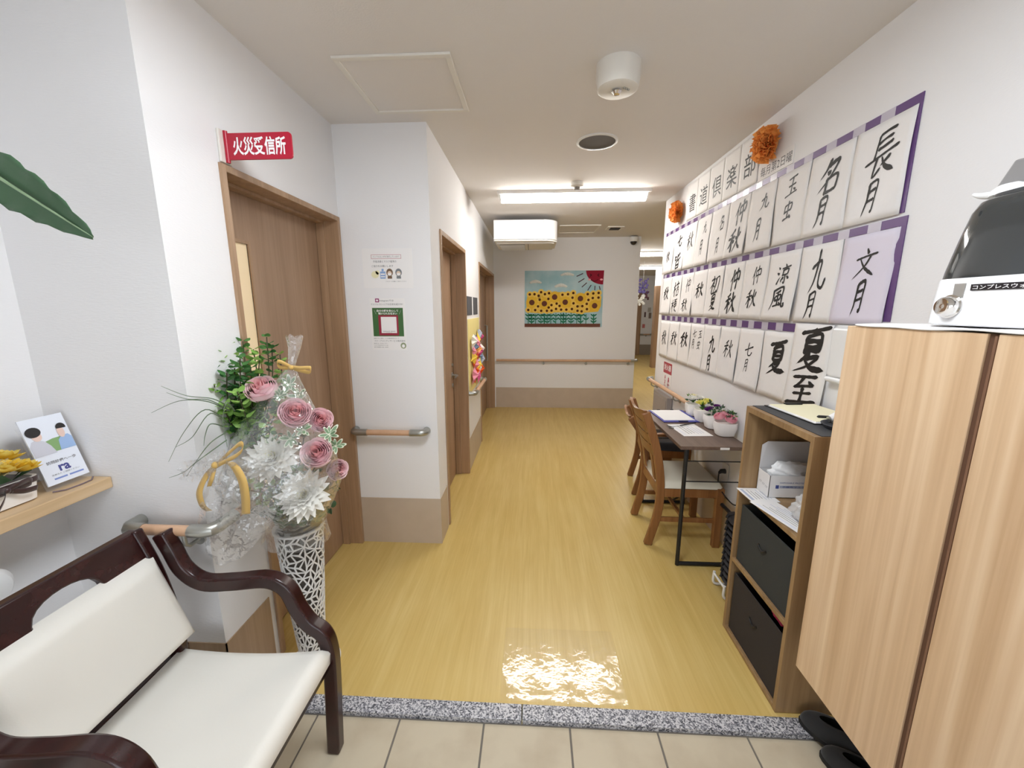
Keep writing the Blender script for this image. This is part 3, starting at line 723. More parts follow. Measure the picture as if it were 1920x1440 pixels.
for i in range(9):
    a = i*.7; g.add([Vector((-1.525+.05*cos(a), .945+.08*sin(a), ZL+.07)), Vector((-1.525+.085*cos(a+.2), .945+.115*sin(a+.2), ZL+.085)), Vector((-1.525+.09*cos(a), .945+.125*sin(a), ZL+.11)), Vector((-1.525+.075*cos(a-.2), .945+.11*sin(a-.2), ZL+.09))], [(0, 1, 2, 3)])
g.build('foliage', DGREEN, t, smooth=0)
def ribbon(g, pts, w, wd):
    """flat ribbon along pts with width direction wd"""
    P = smooth_path(pts, 6); wd = Vector(wd).normalized()
    vs = []
    for p in P: vs += [p-wd*w/2, p+wd*w/2]
    g.add(vs, [(2*i, 2*i+1, 2*i+3, 2*i+2) for i in range(len(P)-1)])
g = G().lathe([(.0725, .055), (.074, .057), (.074, .069), (.0725, .071)], (-1.517, .95, ZL), n=40, sx=.85, sy=1.28, power=8)
kx = -1.517+.063
g.ball((kx+.006, .955, ZL+.06), .009, 10)
rb = g.build('ribbon_band', RIBB, t)
for pts in ([(kx+.006, .955, ZL+.06), (kx+.018, .975, ZL+.070), (kx+.016, 1.00, ZL+.072), (kx+.012, 1.005, ZL+.060), (kx+.01, .96, ZL+.056)],
            [(kx+.006, .955, ZL+.06), (kx+.018, .935, ZL+.066), (kx+.016, .91, ZL+.068), (kx+.012, .90, ZL+.056), (kx+.01, .95, ZL+.056)],
            [(kx+.006, .955, ZL+.06), (kx+.014, .985, ZL+.045), (kx+.016, 1.015, ZL+.042)], [(kx+.006, .955, ZL+.06), (kx+.016, .94, ZL+.04), (kx+.014, .925, ZL+.015)]):
    g = G(); ribbon(g, pts, .016, (.25, 0.1, 1)); g.build('ribbon_loop', RIBB, rb, solid=.0008)
# white rounded dispenser below the ledge
t = thing('wall_dispenser', 'white rounded dispenser on the wall behind the armchair', 'dispenser', (XE+.001, .84, .74))
g = G().lathe([(.0, 0), (.05, .002), (.058, .02), (.06, .12), (.055, .17), (.042, .185), (0, .19)], (XE+.001, .862, .765), (1, 0, 0), 28, 1.0, 1.0)
g.build('dispenser_cover', WHITEP, t)
G().lathe([(.02, 0), (.024, .03), (0, .03)], (XE+.06, .862, .695), (0, 0, 1), 16).build('nozzle', WHITEP, t)

# ---- big-leaved plant, pot outside the view, one leaf reaching in
t = thing('potted_plant', 'large dark green wavy leaf reaching in from the left', 'plant', (-1.36, .32, ZE))
G().lathe([(.1, 0), (.13, .02), (.16, .30), (.165, .32), (.15, .32), (.14, .28), (0, .28)], (-1.36, .32, ZE), n=32).build('pot', POTW, t)
G().lathe([(.0, .27), (.14, .275), (0, .29)], (-1.36, .32, ZE), n=24).build('soil', STEMG, t)
def big_leaf(base, tip, wdir, wmax, sag, g, waves=7, seed=1):
    base = Vector(base); tip = Vector(tip); wdir = Vector(wdir).normalized(); nu, nv = 28, 8
    ax = (tip-base).normalized(); nn = ax.cross(wdir).normalized()
    def fn(u, v):
        s = v; o = u*2-1
        w_ = wmax*(math.sin(pi*min(1, s*.93+.05))**.75)*(1-.25*s)
        w_ *= 1+.09*math.sin(s*waves*2*pi+(0 if o > 0 else 1.7))*abs(o)
        p = base.lerp(tip, s)+wdir*o*w_
        return p+nn*(abs(o)*w_*.18-sag*math.sin(pi*s)*.3+.004*abs(o)**2*math.sin(s*waves*2*pi+o))
    return g.grid(fn, nv, nu)
LEAFB = mat('big_leaf', rgb(66, 98, 70), .38, var=(9, rgb(76, 110, 80), .35, .7), stretch=(1, 1, 1))
lt = aty(175, 445, .75); lb = aty(-150, 235, .75)
big_leaf(lb, lt, (aty(110, 300, .75)-aty(40, 420, .75)), .052, .02, G()).build('leaf', LEAFB, t, solid=.0008)
g = G().tube(smooth_path([lb+Vector((0, .0, -.002)), lb.lerp(lt, .5)+Vector((0, -.004, 0)), lt], 6), [.005-.0042*k/12 for k in range(13)], 8)
g.build('leaf_midrib', mat('midrib', rgb(150, 176, 140), .4), t)
g = G().tube(smooth_path([(-1.36, .32, .26), (-1.38, .40, .9), (-1.36, .55, 1.5), lb], 8), .008, 8); g.build('stem', LEAFG, t)
big_leaf((-1.38, .40, 1.0), (-1.50, .12, 1.55), (0, 1, .3), .06, .02, G(), seed=2).build('leaf', LEAFB, t, solid=.0008)
big_leaf((-1.37, .45, 1.2), (-1.52, .45, 1.75), (0, 1, 0), .06, .02, G(), seed=3).build('leaf', LEAFB, t, solid=.0008)

# ---- lattice vase
VC = Vector((-.93, 1.42, 0))
t = thing('lattice_vase', 'tall white openwork vase under the wrapped bouquet', 'vase', (VC.x, VC.y, 0))
rnd = random.Random(5)
NA, NZ = 20, 24
def vr(h): return .045+.045*(h/.63)**.9 if h > .05 else .045
pts = {}
for j in range(NZ+1):
    for i in range(NA):
        a = 2*pi*(i+.5*(j % 2))/NA+rnd.uniform(-.075, .075); h = .02+.62*j/NZ+(rnd.uniform(-.007, .007) if 0 < j < NZ else 0)
        pts[(i, j)] = (a, h)
bm = bmesh.new(); bv = {}
for k, (a, h) in pts.items(): bv[k] = bm.verts.new((vr(h)*cos(a), vr(h)*sin(a), h))
cells = []
rr = random.Random(11)
for j in range(NZ):
    for i in range(NA):
        if j % 2 == 0: tri = [((i, j), ((i+1) % NA, j), (i, j+1)), (((i+1) % NA, j), ((i+1) % NA, j+1), (i, j+1))]
        else: tri = [((i, j), ((i+1) % NA, j), ((i+1) % NA, j+1)), ((i, j), ((i+1) % NA, j+1), (i, j+1))]
        for q in tri: cells.append(bm.faces.new([bv[k] for k in q]))
ed = [e for e in bm.edges if len(e.link_faces) == 2]
rr.shuffle(ed); used = set(); diss = []
for e_ in ed:
    fa, fb = e_.link_faces
    if fa in used or fb in used: continue
    if rr.random() < .8: used.add(fa); used.add(fb); diss.append(e_)
bmesh.ops.dissolve_edges(bm, edges=diss, use_verts=False)
ins = bmesh.ops.inset_individual(bm, faces=list(bm.faces), thickness=.0046, depth=0)
inner = [f for f in bm.faces if f not in set(ins['faces'])]
bmesh.ops.delete(bm, geom=inner, context='FACES')
me = bpy.data.meshes.new('lattice_wall'); bm.to_mesh(me); bm.free()
me.materials.append(mat('white_lattice', rgb(240, 240, 240), .35))
o = bpy.data.objects.new('lattice_wall', me); COL.objects.link(o); o.parent = t
md = o.modifiers.new('solid', 'SOLIDIFY'); md.thickness = .003
G().lathe([(.088, .635), (.094, .64), (.094, .648), (.086, .648), (.086, .635)], VC, n=36).build('rim', WHITEP, t)
G().lathe([(.0, .0), (.105, 0), (.108, .006), (.105, .012), (.055, .018), (.048, .03), (0, .03)], VC, n=36).build('foot', WHITEP, t)
G().lathe([(.035, .03), (.07, .5), (.075, .6), (0, .6)], VC, n=24).build('inner_cup', mat('vase_inner', rgb(90, 84, 78), .8), t)

# ---- wrapped bouquet standing in the vase
t = thing('bouquet', 'cellophane wrapped bouquet of pink roses, white dahlias and green sprigs', 'bouquet', (VC.x, VC.y, .64))
def fp(x, y, Y): return aty(x, y, Y)
CAMV = Vector((0, 0, 1.5))
def facing(p, up=.25):
    d = (CAMV-p).normalized(); return d+Vector((0, 0, up))
for i, (x, y, Y, r, ax) in enumerate([(490, 730, 1.36, .056, (.1, -.55, .75)), (553, 775, 1.34, .056, (.45, -.6, .5)), (600, 788, 1.40, .047, (.6, -.55, .4)), (594, 850, 1.33, .056, (.25, -.75, .6)), (632, 880, 1.42, .043, (.75, -.6, .1))]):
    p = fp(x, y, Y); rose(p, ax, r, i).build('rose', [PINK, PINKM, PINKD], t)
for i, (x, y, Y, r, ax) in enumerate([(515, 862, 1.30, .10, (.1, -.72, .7)), (573, 928, 1.30, .098, (.2, -.85, .5))]):
    p = fp(x, y, Y)
    d = blossom(p, ax, r, 7, 18, .0175, .34, .35, .25, 30+i, .08).build('dahlia', DAHLW, t)
    q_ = Vector(ax).normalized()
    tag(blossom(p+q_*.016, ax, .03, 3, 9, .006, .5, .8, .4, 60+i, .7).build('flower_heart', mat('dahlia_heart', rgb(238, 236, 190), .6), d), 'pale yellow flower heart')
def sprig(name, m, base, tip, n, lr, seed, bend=(0, 0, 0), stem_r=.0022):
    rnd = random.Random(seed); base = Vector(base); tip = Vector(tip); mid = base.lerp(tip, .5)+Vector(bend)
    P = smooth_path([base, mid, tip], 10); g = G()
    for k in range(n):
        s = .18+.82*k/(n-1); p = P[min(len(P)-1, int(s*(len(P)-1)))]
        tdir = (P[min(len(P)-1, int(s*(len(P)-1))+1)]-P[max(0, int(s*(len(P)-1))-1)]).normalized()
        for side in (0, 1):
            a = k*1.4+side*pi+rnd.uniform(-.3, .3)
            b1 = tdir.cross(Vector((.3, .2, 1))).normalized(); b2 = tdir.cross(b1).normalized()
            d = (b1*cos(a)+b2*sin(a)+tdir*.55).normalized(); wv = d.cross(tdir+Vector((rnd.uniform(-.4, .4), rnd.uniform(-.4, .4), rnd.uniform(-.4, .4)))).normalized()
            L_ = lr*(1.15-.55*s)*rnd.uniform(.85, 1.15); nn = d.cross(wv)
            vs = [p+d*.004]
            for q in range(9):
                an = -pi+2*pi*(q+.5)/9
                vs.append(p+d*(.004+L_*(1+cos(an)))+wv*L_*.92*sin(an)+nn*L_*.22*(sin(an)**2))
            vs[0] = p+d*(.004+L_)
            g.add(vs, [(0, 1+q, 1+(q+1) % 9) for q in range(9)])
    o = G().tube(P, stem_r, 6).build(name, STEMG, t)
    tag(g.build('leaves', m, o, smooth=0), kind='stuff')
    return o
EU1 = petal('eucalyptus_light', rgb(128, 176, 80), (14, rgb(172, 208, 118)), .3); EU2 = petal('eucalyptus_dark', rgb(58, 108, 60), (14, rgb(96, 146, 80)), .3)
root = Vector((-.94, 1.40, .72))
for i, (x, y, Y, n, lr, bx) in enumerate([(412, 660, 1.36, 12, .015, -.06), (400, 690, 1.33, 11, .015, -.05), (432, 648, 1.42, 11, .014, -.02), (500, 632, 1.42, 13, .014, .03), (525, 665, 1.44, 11, .014, .05), (450, 672, 1.36, 12, .017, -.02), (402, 720, 1.30, 10, .014, -.06), (470, 690, 1.38, 12, .017, 0), (445, 735, 1.30, 9, .017, 0), (455, 640, 1.45, 10, .014, 0), (487, 665, 1.40, 11, .016, 0), (425, 700, 1.33, 11, .016, -.04), (420, 760, 1.30, 9, .015, -.03), (440, 690, 1.38, 12, .016, -.03), (470, 720, 1.36, 10, .017, 0), (510, 650, 1.44, 12, .014, .03), (475, 655, 1.44, 12, .015, .02), (418, 675, 1.38, 12, .015, -.05)]):
    sprig('eucalyptus_sprig', (EU1, EU2, EU1, EU2)[i % 4], root.lerp(fp(450, 800, 1.36), .7), fp(x, y, Y), n+2, lr*1.35, i, (bx, 0, .02))
for i, (x, y, Y) in enumerate([(500, 800, 1.33), (470, 815, 1.31), (520, 815, 1.34), (480, 900, 1.30), (505, 925, 1.31), (540, 905, 1.30), (490, 940, 1.32), (520, 955, 1.32), (555, 880, 1.33), (470, 920, 1.33)]):
    sprig('eucalyptus_sprig', (EU1, EU2, EU2)[i % 3], root+Vector((.02, .02, .05)), fp(x, y, Y), 8, .019, 40+i)
# dark filler behind the flowers
for i, (x, y, Y) in enumerate([(480, 830, 1.40), (530, 840, 1.42), (570, 820, 1.46), (610, 840, 1.46), (540, 905, 1.40), (600, 910, 1.43), (500, 880, 1.40), (630, 910, 1.46), (560, 950, 1.42), (480, 950, 1.38), (500, 962, 1.34), (530, 972, 1.34), (562, 975, 1.35), (595, 968, 1.37), (618, 950, 1.42)]):
    sprig('filler_sprig', DGREEN, root, fp(x, y, Y), 8, .024, 70+i)
VARI = petal('variegated_rim', rgb(236, 240, 222))
def vari(c, ax, r, n, seed):
    rnd = random.Random(seed); ax = Vector(ax).normalized(); q = ax.to_track_quat('Z', 'Y'); c = Vector(c); g = G()
    for k in range(n):
        an = 2*pi*k/n+rnd.uniform(-.3, .3); L_ = r*rnd.uniform(.7, 1.05); ti = rnd.uniform(.1, .9)
        d = Vector((cos(an)*cos(ti), sin(an)*cos(ti), sin(ti))); w_ = Vector((-sin(an), cos(an), 0)); nn = d.cross(w_)
        for (kk, mi, lift) in ((1.0, 0, 0), (.70, 1, .0012)):
            g.cur = mi
            vs = [c+q @ (d*(L_*(.5-.5*kk*cos(pi*s/6))*1.0)+w_*(L_*.17*kk*sin(pi*s/6)*sg)-nn*lift) for sg in (1,) for s in range(7)]
            vs += [c+q @ (d*(L_*(.5-.5*kk*cos(pi*s/6)))-w_*(L_*.17*kk*sin(pi*s/6))-nn*lift) for s in range(5, 0, -1)]
            g.add(vs, [tuple(range(len(vs)))])
            if kk < 1:
                vs2 = [v+(q @ nn)*lift*2 for v in vs]; g.add(vs2, [tuple(range(len(vs2)))])
    return g
for i, (x, y, Y, r) in enumerate([(542, 722, 1.40, .045), (560, 742, 1.41, .04), (525, 742, 1.37, .034), (568, 806, 1.33, .042), (545, 822, 1.32, .042), (618, 815, 1.37, .045), (630, 836, 1.38, .04), (512, 830, 1.32, .036)]):
    p = fp(x, y, Y); vari(p, facing(p, .3), r, 8, 90+i).build('variegated_sprig', [VARI, petal('variegated_green', rgb(140, 168, 132))], t, smooth=0)
# thin grass blades arching out to the left
GRASS = mat('grass_blade', rgb(104, 122, 96), .5)
for pts in ([(432, 765), (400, 748), (350, 742), (302, 724)], [(430, 770), (392, 750), (350, 748), (312, 736)], [(420, 765), (385, 752), (335, 752), (284, 774)],
            [(425, 790), (385, 768), (345, 810), (316, 866)], [(430, 800), (395, 775), (360, 820), (330, 838)], [(420, 800), (395, 795), (385, 815), (382, 836)],
            [(425, 810), (395, 830), (370, 862), (350, 893)], [(425, 825), (370, 865), (345, 885), (317, 896)], [(440, 770), (425, 755), (418, 790), (426, 838)]):
    P = smooth_path([aty(x, y, 1.26 if k == 0 else 1.172-.004*k) for k, (x, y) in enumerate(pts)], 6)
    G().tube(P, [.0022*(1-.75*k/(len(P)-1)) for k in range(len(P))], 6).build('grass_blade', GRASS, t)
# cellophane
CELLO = clear_film('cellophane', haze=.09, rough=.05, blend=.6, bump=(14, 1.0, .03), power=2.0)
rnd = random.Random(3)
ph = [rnd.uniform(0, 6.28) for _ in range(8)]
def cello(u, v):
    # v 0 top .. 1 bottom
    prof = [(0.0, .030, (-.868, 1.42, 1.40)), (.05, .022, (-.872, 1.42, 1.36)), (.13, .011, (-.885, 1.41, 1.29)), (.22, .05, (-.90, 1.40, 1.22)), (.36, .125, (-.925, 1.385, 1.10)), (.52, .185, (-.93, 1.37, .97)), (.68, .195, (-.925, 1.37, .85)), (.84, .145, (-.925, 1.385, .74)), (.93, .112, (-.93, 1.40, .67)), (1.0, .125, (-.93, 1.40, .60))]
    for i in range(len(prof)-1):
        if prof[i+1][0] >= v: break
    a, b = prof[i], prof[i+1]; s = (v-a[0])/(b[0]-a[0]); s2 = s*s*(3-2*s)
    r = a[1]+(b[1]-a[1])*s; c = Vector(a[2]).lerp(Vector(b[2]), s)
    an = 2*pi*u
    cr = sum(math.sin((k+3)*an*(1 if k % 2 else 1)+ph[k]+v*(4+k)) for k in range(6))/6
    fold = 1+.10*cr*(1 if v > .15 else .5)
    x = c.x+r*fold*cos(an)*1.02; y = c.y+r*fold*sin(an)*.80
    x = max(x, -1.085)
    return Vector((x, y, c.z+.012*cr))
g = G().grid(cello, 56, 40); tag(g.build('cellophane_wrap', CELLO, t, smooth=70, clean=True), 'crumpled clear cellophane wrap')
rnd = random.Random(8); ph2 = [rnd.uniform(0, 6.28) for _ in range(10)]
def flap(u, v):
    # crumpled sheet hanging on the left and below
    top = aty(400+150*u, 850+20*u, 1.165); bot = aty(368+195*u, 1000+75*math.sin(pi*min(1, u*1.25))-70*u, 1.160)
    p = top.lerp(bot, v)
    cr = sum(math.sin((2+k)*5*u+(k-3)*6*v+ph2[k]) for k in range(7))/7
    p += Vector((.0, .09*u*u, 0))
    return p+Vector((.010*cr, .022*cr-.035*sin(pi*u), .006*cr))
g = G().grid(flap, 26, 26); tag(g.build('cellophane_skirt', CELLO, t, smooth=70), 'loose cellophane skirt hanging by the handrail')
def flap2(u, v):
    p = aty(340+95*u, 868-30*u+70*v*(.4+.6*u), 1.165)
    cr = sum(math.sin((2+k)*4*u+(k-2)*5*v+ph2[k]) for k in range(6))/6
    return p+Vector((.006*cr, .015*cr-.01, .006*cr))
g = G().grid(flap2, 14, 12); g.build('cellophane_skirt', CELLO, t, smooth=70)
# gold ribbons
def rib(pts, w, Y, name='gold_ribbon', wd=(1, 0, .15)):
    g = G(); ribbon(g, [aty(x, y, Y+dy) for x, y, dy in pts], w, wd); g.build(name, GOLDR, t, solid=.001)
rib([(404, 872, 0), (428, 850, -.015), (450, 832, -.025), (455, 842, -.03), (440, 856, -.025), (408, 872, -.01)], .018, 1.165, wd=(.35, 0, 1))
rib([(404, 872, 0), (388, 890, -.012), (374, 922, -.02), (380, 948, -.015), (392, 958, 0)], .022, 1.165)
rib([(404, 872, 0), (400, 885, -.012), (396, 900, -.02), (392, 912, -.015)], .016, 1.165)
rib([(404, 872, 0), (432, 868, -.015), (452, 895, -.03), (460, 930, -.03), (461, 964, -.02)], .030, 1.165)
rib([(545, 688, 0), (530, 680, -.015), (520, 678, -.02), (524, 688, -.012), (545, 690, 0)], .014, 1.40, wd=(.2, 0, 1))
rib([(545, 688, 0), (562, 690, -.015), (582, 690, -.02), (578, 698, -.012), (548, 690, 0)], .014, 1.40, wd=(.2, 0, 1))
G().ball(aty(546, 689, 1.395), .009, 10).build('ribbon_knot', GOLDR, t)
G().ball(aty(404, 872, 1.16), .012, 10).build('ribbon_knot', GOLDR, t)

# ---- red sign
t = thing('wall_sign', 'red projecting sign reading 火災受信所 above the near door', 'sign', (XL, 1.49, 2.01))
B((XL+.0005, 1.462, 2.004), (XL+.010, 1.516, 2.112)).build('sign_base', OFFW, t, bevel=.003, smooth=0)
tag(G().tube([(XL+.014, 1.489, 2.006), (XL+.014, 1.489, 2.110)], .0075, 12).build('sign_hinge', REDP, t), 'red hinge tube')
pts = []
x0, x1, z0, z1, rc = XL+.018, XL+.253, 2.016, 2.102, .012
for cx, cz, a0 in ((x1-rc, z0+rc, -pi/2), (x1-rc, z1-rc, 0)):
    for k in range(6): a = a0+pi/2*k/5; pts.append(Vector((cx+rc*cos(a), 1.486, cz+rc*sin(a))))
pts = [Vector((x0, 1.486, z0))]+pts+[Vector((x0, 1.486, z1))]
pl = G().prism(pts, (0, .006, 0)).build('sign_plate', REDP, t, smooth=0)
g = G(); line_text(g, '火災受信所', ((x0+x1)/2, 1.486, (z0+z1)/2), (1, 0, 0), (0, 0, 1), .060, .192, .025, 'c', .0008); tag(g.build('sign_lettering', WHITETXT, pl, smooth=0), 'white lettering 火災受信所')

# ---- notices on the pillar
yq = YP-.0005; U3, V3 = (1, 0, 0), (0, 0, 1)
def sheet(name, label, cat, x0, x1, z0, z1, m=PAPER, group=None):
    t = thing(name, label, cat, ((x0+x1)/2, yq, z0), group)
    B((x0, yq-.0012, z0), (x1, yq, z1)).build('paper', m, t, smooth=0); return t
yf = yq-.0012
t = sheet('wall_notice', 'landscape white notice with small drawings on the pillar', 'notice', -.978, -.688, 1.612, 1.832, group='notices on the pillar')
cx = -.833
def put(parent, name, m, fn):
    g = G(); fn(g); return g.build(name, m, parent, smooth=0)
REDI = mat('red_print', rgb(178, 60, 80), .7)
def frame(g):
    for (x, z, w_, h) in ((cx-.006, 1.797, .172, .0016), (cx-.006, 1.776, .172, .0016), (cx-.092, 1.7865, .0016, .022), (cx+.080, 1.7865, .0016, .022)): quad(g, (x, yf, z), U3, V3, w_, h)
put(t, 'printed_box', REDI, frame)
put(t, 'printed_lines', GREYINK, lambda g: (line_text(g, 'インフルエンザが流行しています！', (cx-.006, yf, 1.7865), U3, V3, .010, .155), line_text(g, '手指消毒とマスク着用の', (cx-.015, yf, 1.760), U3, V3, .0125, .135), line_text(g, 'ご協力をお願いします', (cx-.030, yf, 1.735), U3, V3, .0125, .125), line_text(g, 'アルコール消毒にご協力ください', (cx+.045, yf, 1.650), U3, V3, .006, .12)))
put(t, 'printed_soap', mat('soap_print', rgb(236, 230, 190), .7), lambda g: (disc(g, (cx-.075, yf, 1.688), U3, V3, .022, .020), disc(g, (cx-.06, yf, 1.700), U3, V3, .012, .012)))
put(t, 'printed_bottle', mat('bottle_print', rgb(140, 170, 214), .7), lambda g: (quad(g, (cx-.030, yf, 1.685), U3, V3, .031, .040), quad(g, (cx-.030, yf, 1.713), U3, V3, .012, .014)))
put(t, 'printed_bottle_label', PAPER, lambda g: (quad(g, (cx-.030, yf, 1.690), U3, V3, .024, .008, .0008), quad(g, (cx-.030, yf, 1.676), U3, V3, .024, .006, .0008)))
def head(g, x, k): disc(g, (x, yf, 1.699), U3, V3, .019, .022, .0004*k); quad(g, (x, yf, 1.672), U3, V3, .026, .014, .0004*k)
put(t, 'printed_figure', mat('brown_print', rgb(120, 96, 76), .7), lambda g: head(g, cx+.010, 1))
put(t, 'printed_figure', mat('grey_hair_print', rgb(128, 132, 136), .7), lambda g: head(g, cx+.062, 1))
put(t, 'printed_face', mat('face_print', rgb(226, 206, 188), .7), lambda g: (disc(g, (cx+.010, yf, 1.694), U3, V3, .0125, .013, .0009), disc(g, (cx+.062, yf, 1.694), U3, V3, .0125, .013, .0009)))
put(t, 'printed_mask', PAPER, lambda g: (disc(g, (cx+.010, yf, 1.689), U3, V3, .011, .007, .0013), disc(g, (cx+.062, yf, 1.689), U3, V3, .011, .007, .0013)))
t = sheet('wall_notice', 'portrait notice with a green and red centre on the pillar', 'notice', -.952, -.745, 1.255, 1.556, group='notices on the pillar')
cx = -.8485
put(t, 'printed_icon', mat('icon_magenta', rgb(150, 60, 110), .6), lambda g: quad(g, (cx-.058, yf, 1.543), U3, V3, .023, .022))
put(t, 'printed_icon_ring', WHITETXT, lambda g: disc(g, (cx-.058, yf, 1.543), U3, V3, .006, .006, .0008))
put(t, 'printed_heading', GREYINK, lambda g: (line_text(g, 'Instagramでは', (cx-.003, yf, 1.541), U3, V3, .0125, .085), line_text(g, 'フジパレスシニアの日常を紹介中！', (cx-.002, yf, 1.521), U3, V3, .0115, .19)))
put(t, 'printed_green_panel', mat('green_print', rgb(62, 104, 56), .6), lambda g: quad(g, (cx, yf, 1.418), U3, V3, .182, .165))
put(t, 'printed_slogan', WHITETXT, lambda g: (line_text(g, '自分の親を安心して', (cx, yf, 1.484), U3, V3, .013, .128, .02), line_text(g, '預けられる住まい', (cx, yf, 1.468), U3, V3, .013, .112, .02), line_text(g, '＼', (cx-.074, yf, 1.476), U3, V3, .024, .012), line_text(g, '／', (cx+.074, yf, 1.476), U3, V3, .024, .012)))
put(t, 'printed_red_frame', mat('crimson_print', rgb(150, 40, 62), .6), lambda g: quad(g, (cx+.002, yf, 1.400), U3, V3, .118, .118, .0008))
put(t, 'printed_card', PAPER, lambda g: quad(g, (cx+.004, yf, 1.402), U3, V3, .092, .094, .0012))
put(t, 'printed_card_text', GREYINK, lambda g: (line_text(g, 'FUJIPALACE_SENIOR', (cx+.004, yf, 1.364), U3, V3, .006, .076, .02, 'c', .0016), line_text(g, 'Instagram', (cx+.004, yf, 1.357), U3, V3, .004, .035, 0, 'c', .0016)))
put(t, 'printed_footer', GREYINK, lambda g: (line_text(g, '関西でのご入居は、フジの高齢者住宅グループ', (cx-.015, yf, 1.324), U3, V3, .0065, .15), line_text(g, 'フジ・アメニティサービス株式会社', (cx+.004, yf, 1.309), U3, V3, .0105, .185), line_text(g, '本社コールセンター', (cx-.05, yf, 1.294), U3, V3, .0065, .085), line_text(g, 'www.fujipalace.co.jp', (cx-.05, yf, 1.283), U3, V3, .006, .085), line_text(g, '受付時間 9:00-18:00', (cx-.05, yf, 1.272), U3, V3, .006, .085)))
put(t, 'printed_badge', mat('badge_print', rgb(150, 160, 128), .6), lambda g: disc(g, (cx+.084, yf, 1.281), U3, V3, .017, .018))
put(t, 'printed_badge_face', WHITETXT, lambda g: disc(g, (cx+.084, yf, 1.279), U3, V3, .009, .010, .0008))

# ================================================================== right wall: calligraphy
UR, VR = Vector((0, -1, 0)), Vector((0, 0, 1))      # reading direction on the right wall, normal -x
STROKES = {
'月': 't30,92 30,50 26,25 14,5;h30,92 70,94 70,50 69,8 60,14;h32,68 68,70;h31,44 68,46',
'九': 't45,96 42,60 30,30 10,8;h15,62 60,72 58,40 62,15 80,10 92,28',
'七': 'h8,46 50,58 92,70;h44,96 44,40 50,14 75,10 90,30',
'文': 'd48,99 57,84;h10,70 90,76;t70,72 50,40 10,5;r28,68 50,35 92,6',
'名': 't48,98 35,72 15,52;t42,82 75,84 55,50 12,18;d40,66 52,56;h42,44 42,4;h42,42 84,44 80,8;h44,10 80,10',
'長': 'h30,96 30,46;h30,94 78,97;h32,80 72,82;h32,66 72,68;h6,47 96,53;h36,48 36,10 52,20;t76,38 52,26;r52,46 66,22 94,4',
'玉': 'h18,88 82,92;h24,52 78,56;h50,90 48,12;h8,10 92,14;d66,36 78,24',
'虫': 'h22,80 22,44;h22,80 78,82 76,46;h22,48 76,50;h50,98 48,14;h14,12 72,18;d66,28 84,6',
'仲': 't32,96 24,70 6,46;h24,66 24,4;h44,74 44,40;h44,74 92,78 88,44;h44,44 88,46;h67,98 66,2',
'秋': 't44,94 30,84 14,80;h6,64 50,68;h30,86 28,4;t28,62 18,40 4,24;d32,54 44,42;d56,66 62,54;t90,74 84,62 78,54;t72,94 70,50 60,24 42,4;r71,50 80,24 98,4',
'皆': 'h12,92 12,60 38,66;h14,78 38,80;t88,92 70,84 56,78;h56,96 56,62 90,60 90,70;t50,58 40,48;h28,48 28,2;h28,48 74,50 72,2;h28,26 72,27;h28,4 72,5',
'涼': 'd10,92 22,82;d4,66 16,56;t8,10 18,26 28,42;d60,98 64,86;h34,78 96,82;h46,66 46,44;h46,66 84,68 82,46;h46,46 82,47;h64,44 64,4 54,10;t50,32 42,20 34,12;d78,32 92,16',
'風': 't22,94 20,50 6,6;h22,94 80,96 80,50 86,16 98,10 98,26;t64,84 48,80 34,78;h34,64 34,44;h34,64 68,66 66,46;h34,46 66,47;h50,82 50,20;h28,18 68,22;d64,32 74,16',
'初': 'd28,98 36,88;t8,74 44,78 24,48 4,34;h27,56 27,2;t42,60 36,52 30,46;d32,44 46,34;t64,80 62,40 46,6;h50,78 92,82 88,20 76,8 72,16',
'夏': 'h8,93 92,97;t52,94 46,84;h28,80 28,42;h28,80 72,82 72,42;h30,68 70,69;h30,56 70,57;h30,44 72,45;t46,44 34,30 14,20;t38,32 70,34 48,14 8,0;r34,26 56,10 96,0',
'桔': 'h6,70 42,74;h25,98 24,2;t24,66 14,44 4,30;d28,58 38,46;h48,78 96,82;h72,98 72,56;h54,56 90,58;h56,40 56,4;h56,40 90,42 88,4;h56,6 88,7',
'梗': 'h6,70 42,74;h25,98 24,2;t24,66 14,44 4,30;d28,58 38,46;h50,92 96,95;h56,76 56,40;h56,76 92,78 90,42;h56,58 91,59;h56,42 91,43;t74,92 72,40 48,4;r60,28 74,14 98,2',
'至': 'h12,94 88,97;t50,94 36,76 22,62;h22,62 76,66;d66,80 80,62;h50,58 49,6;h22,36 78,39;h4,4 96,8'}
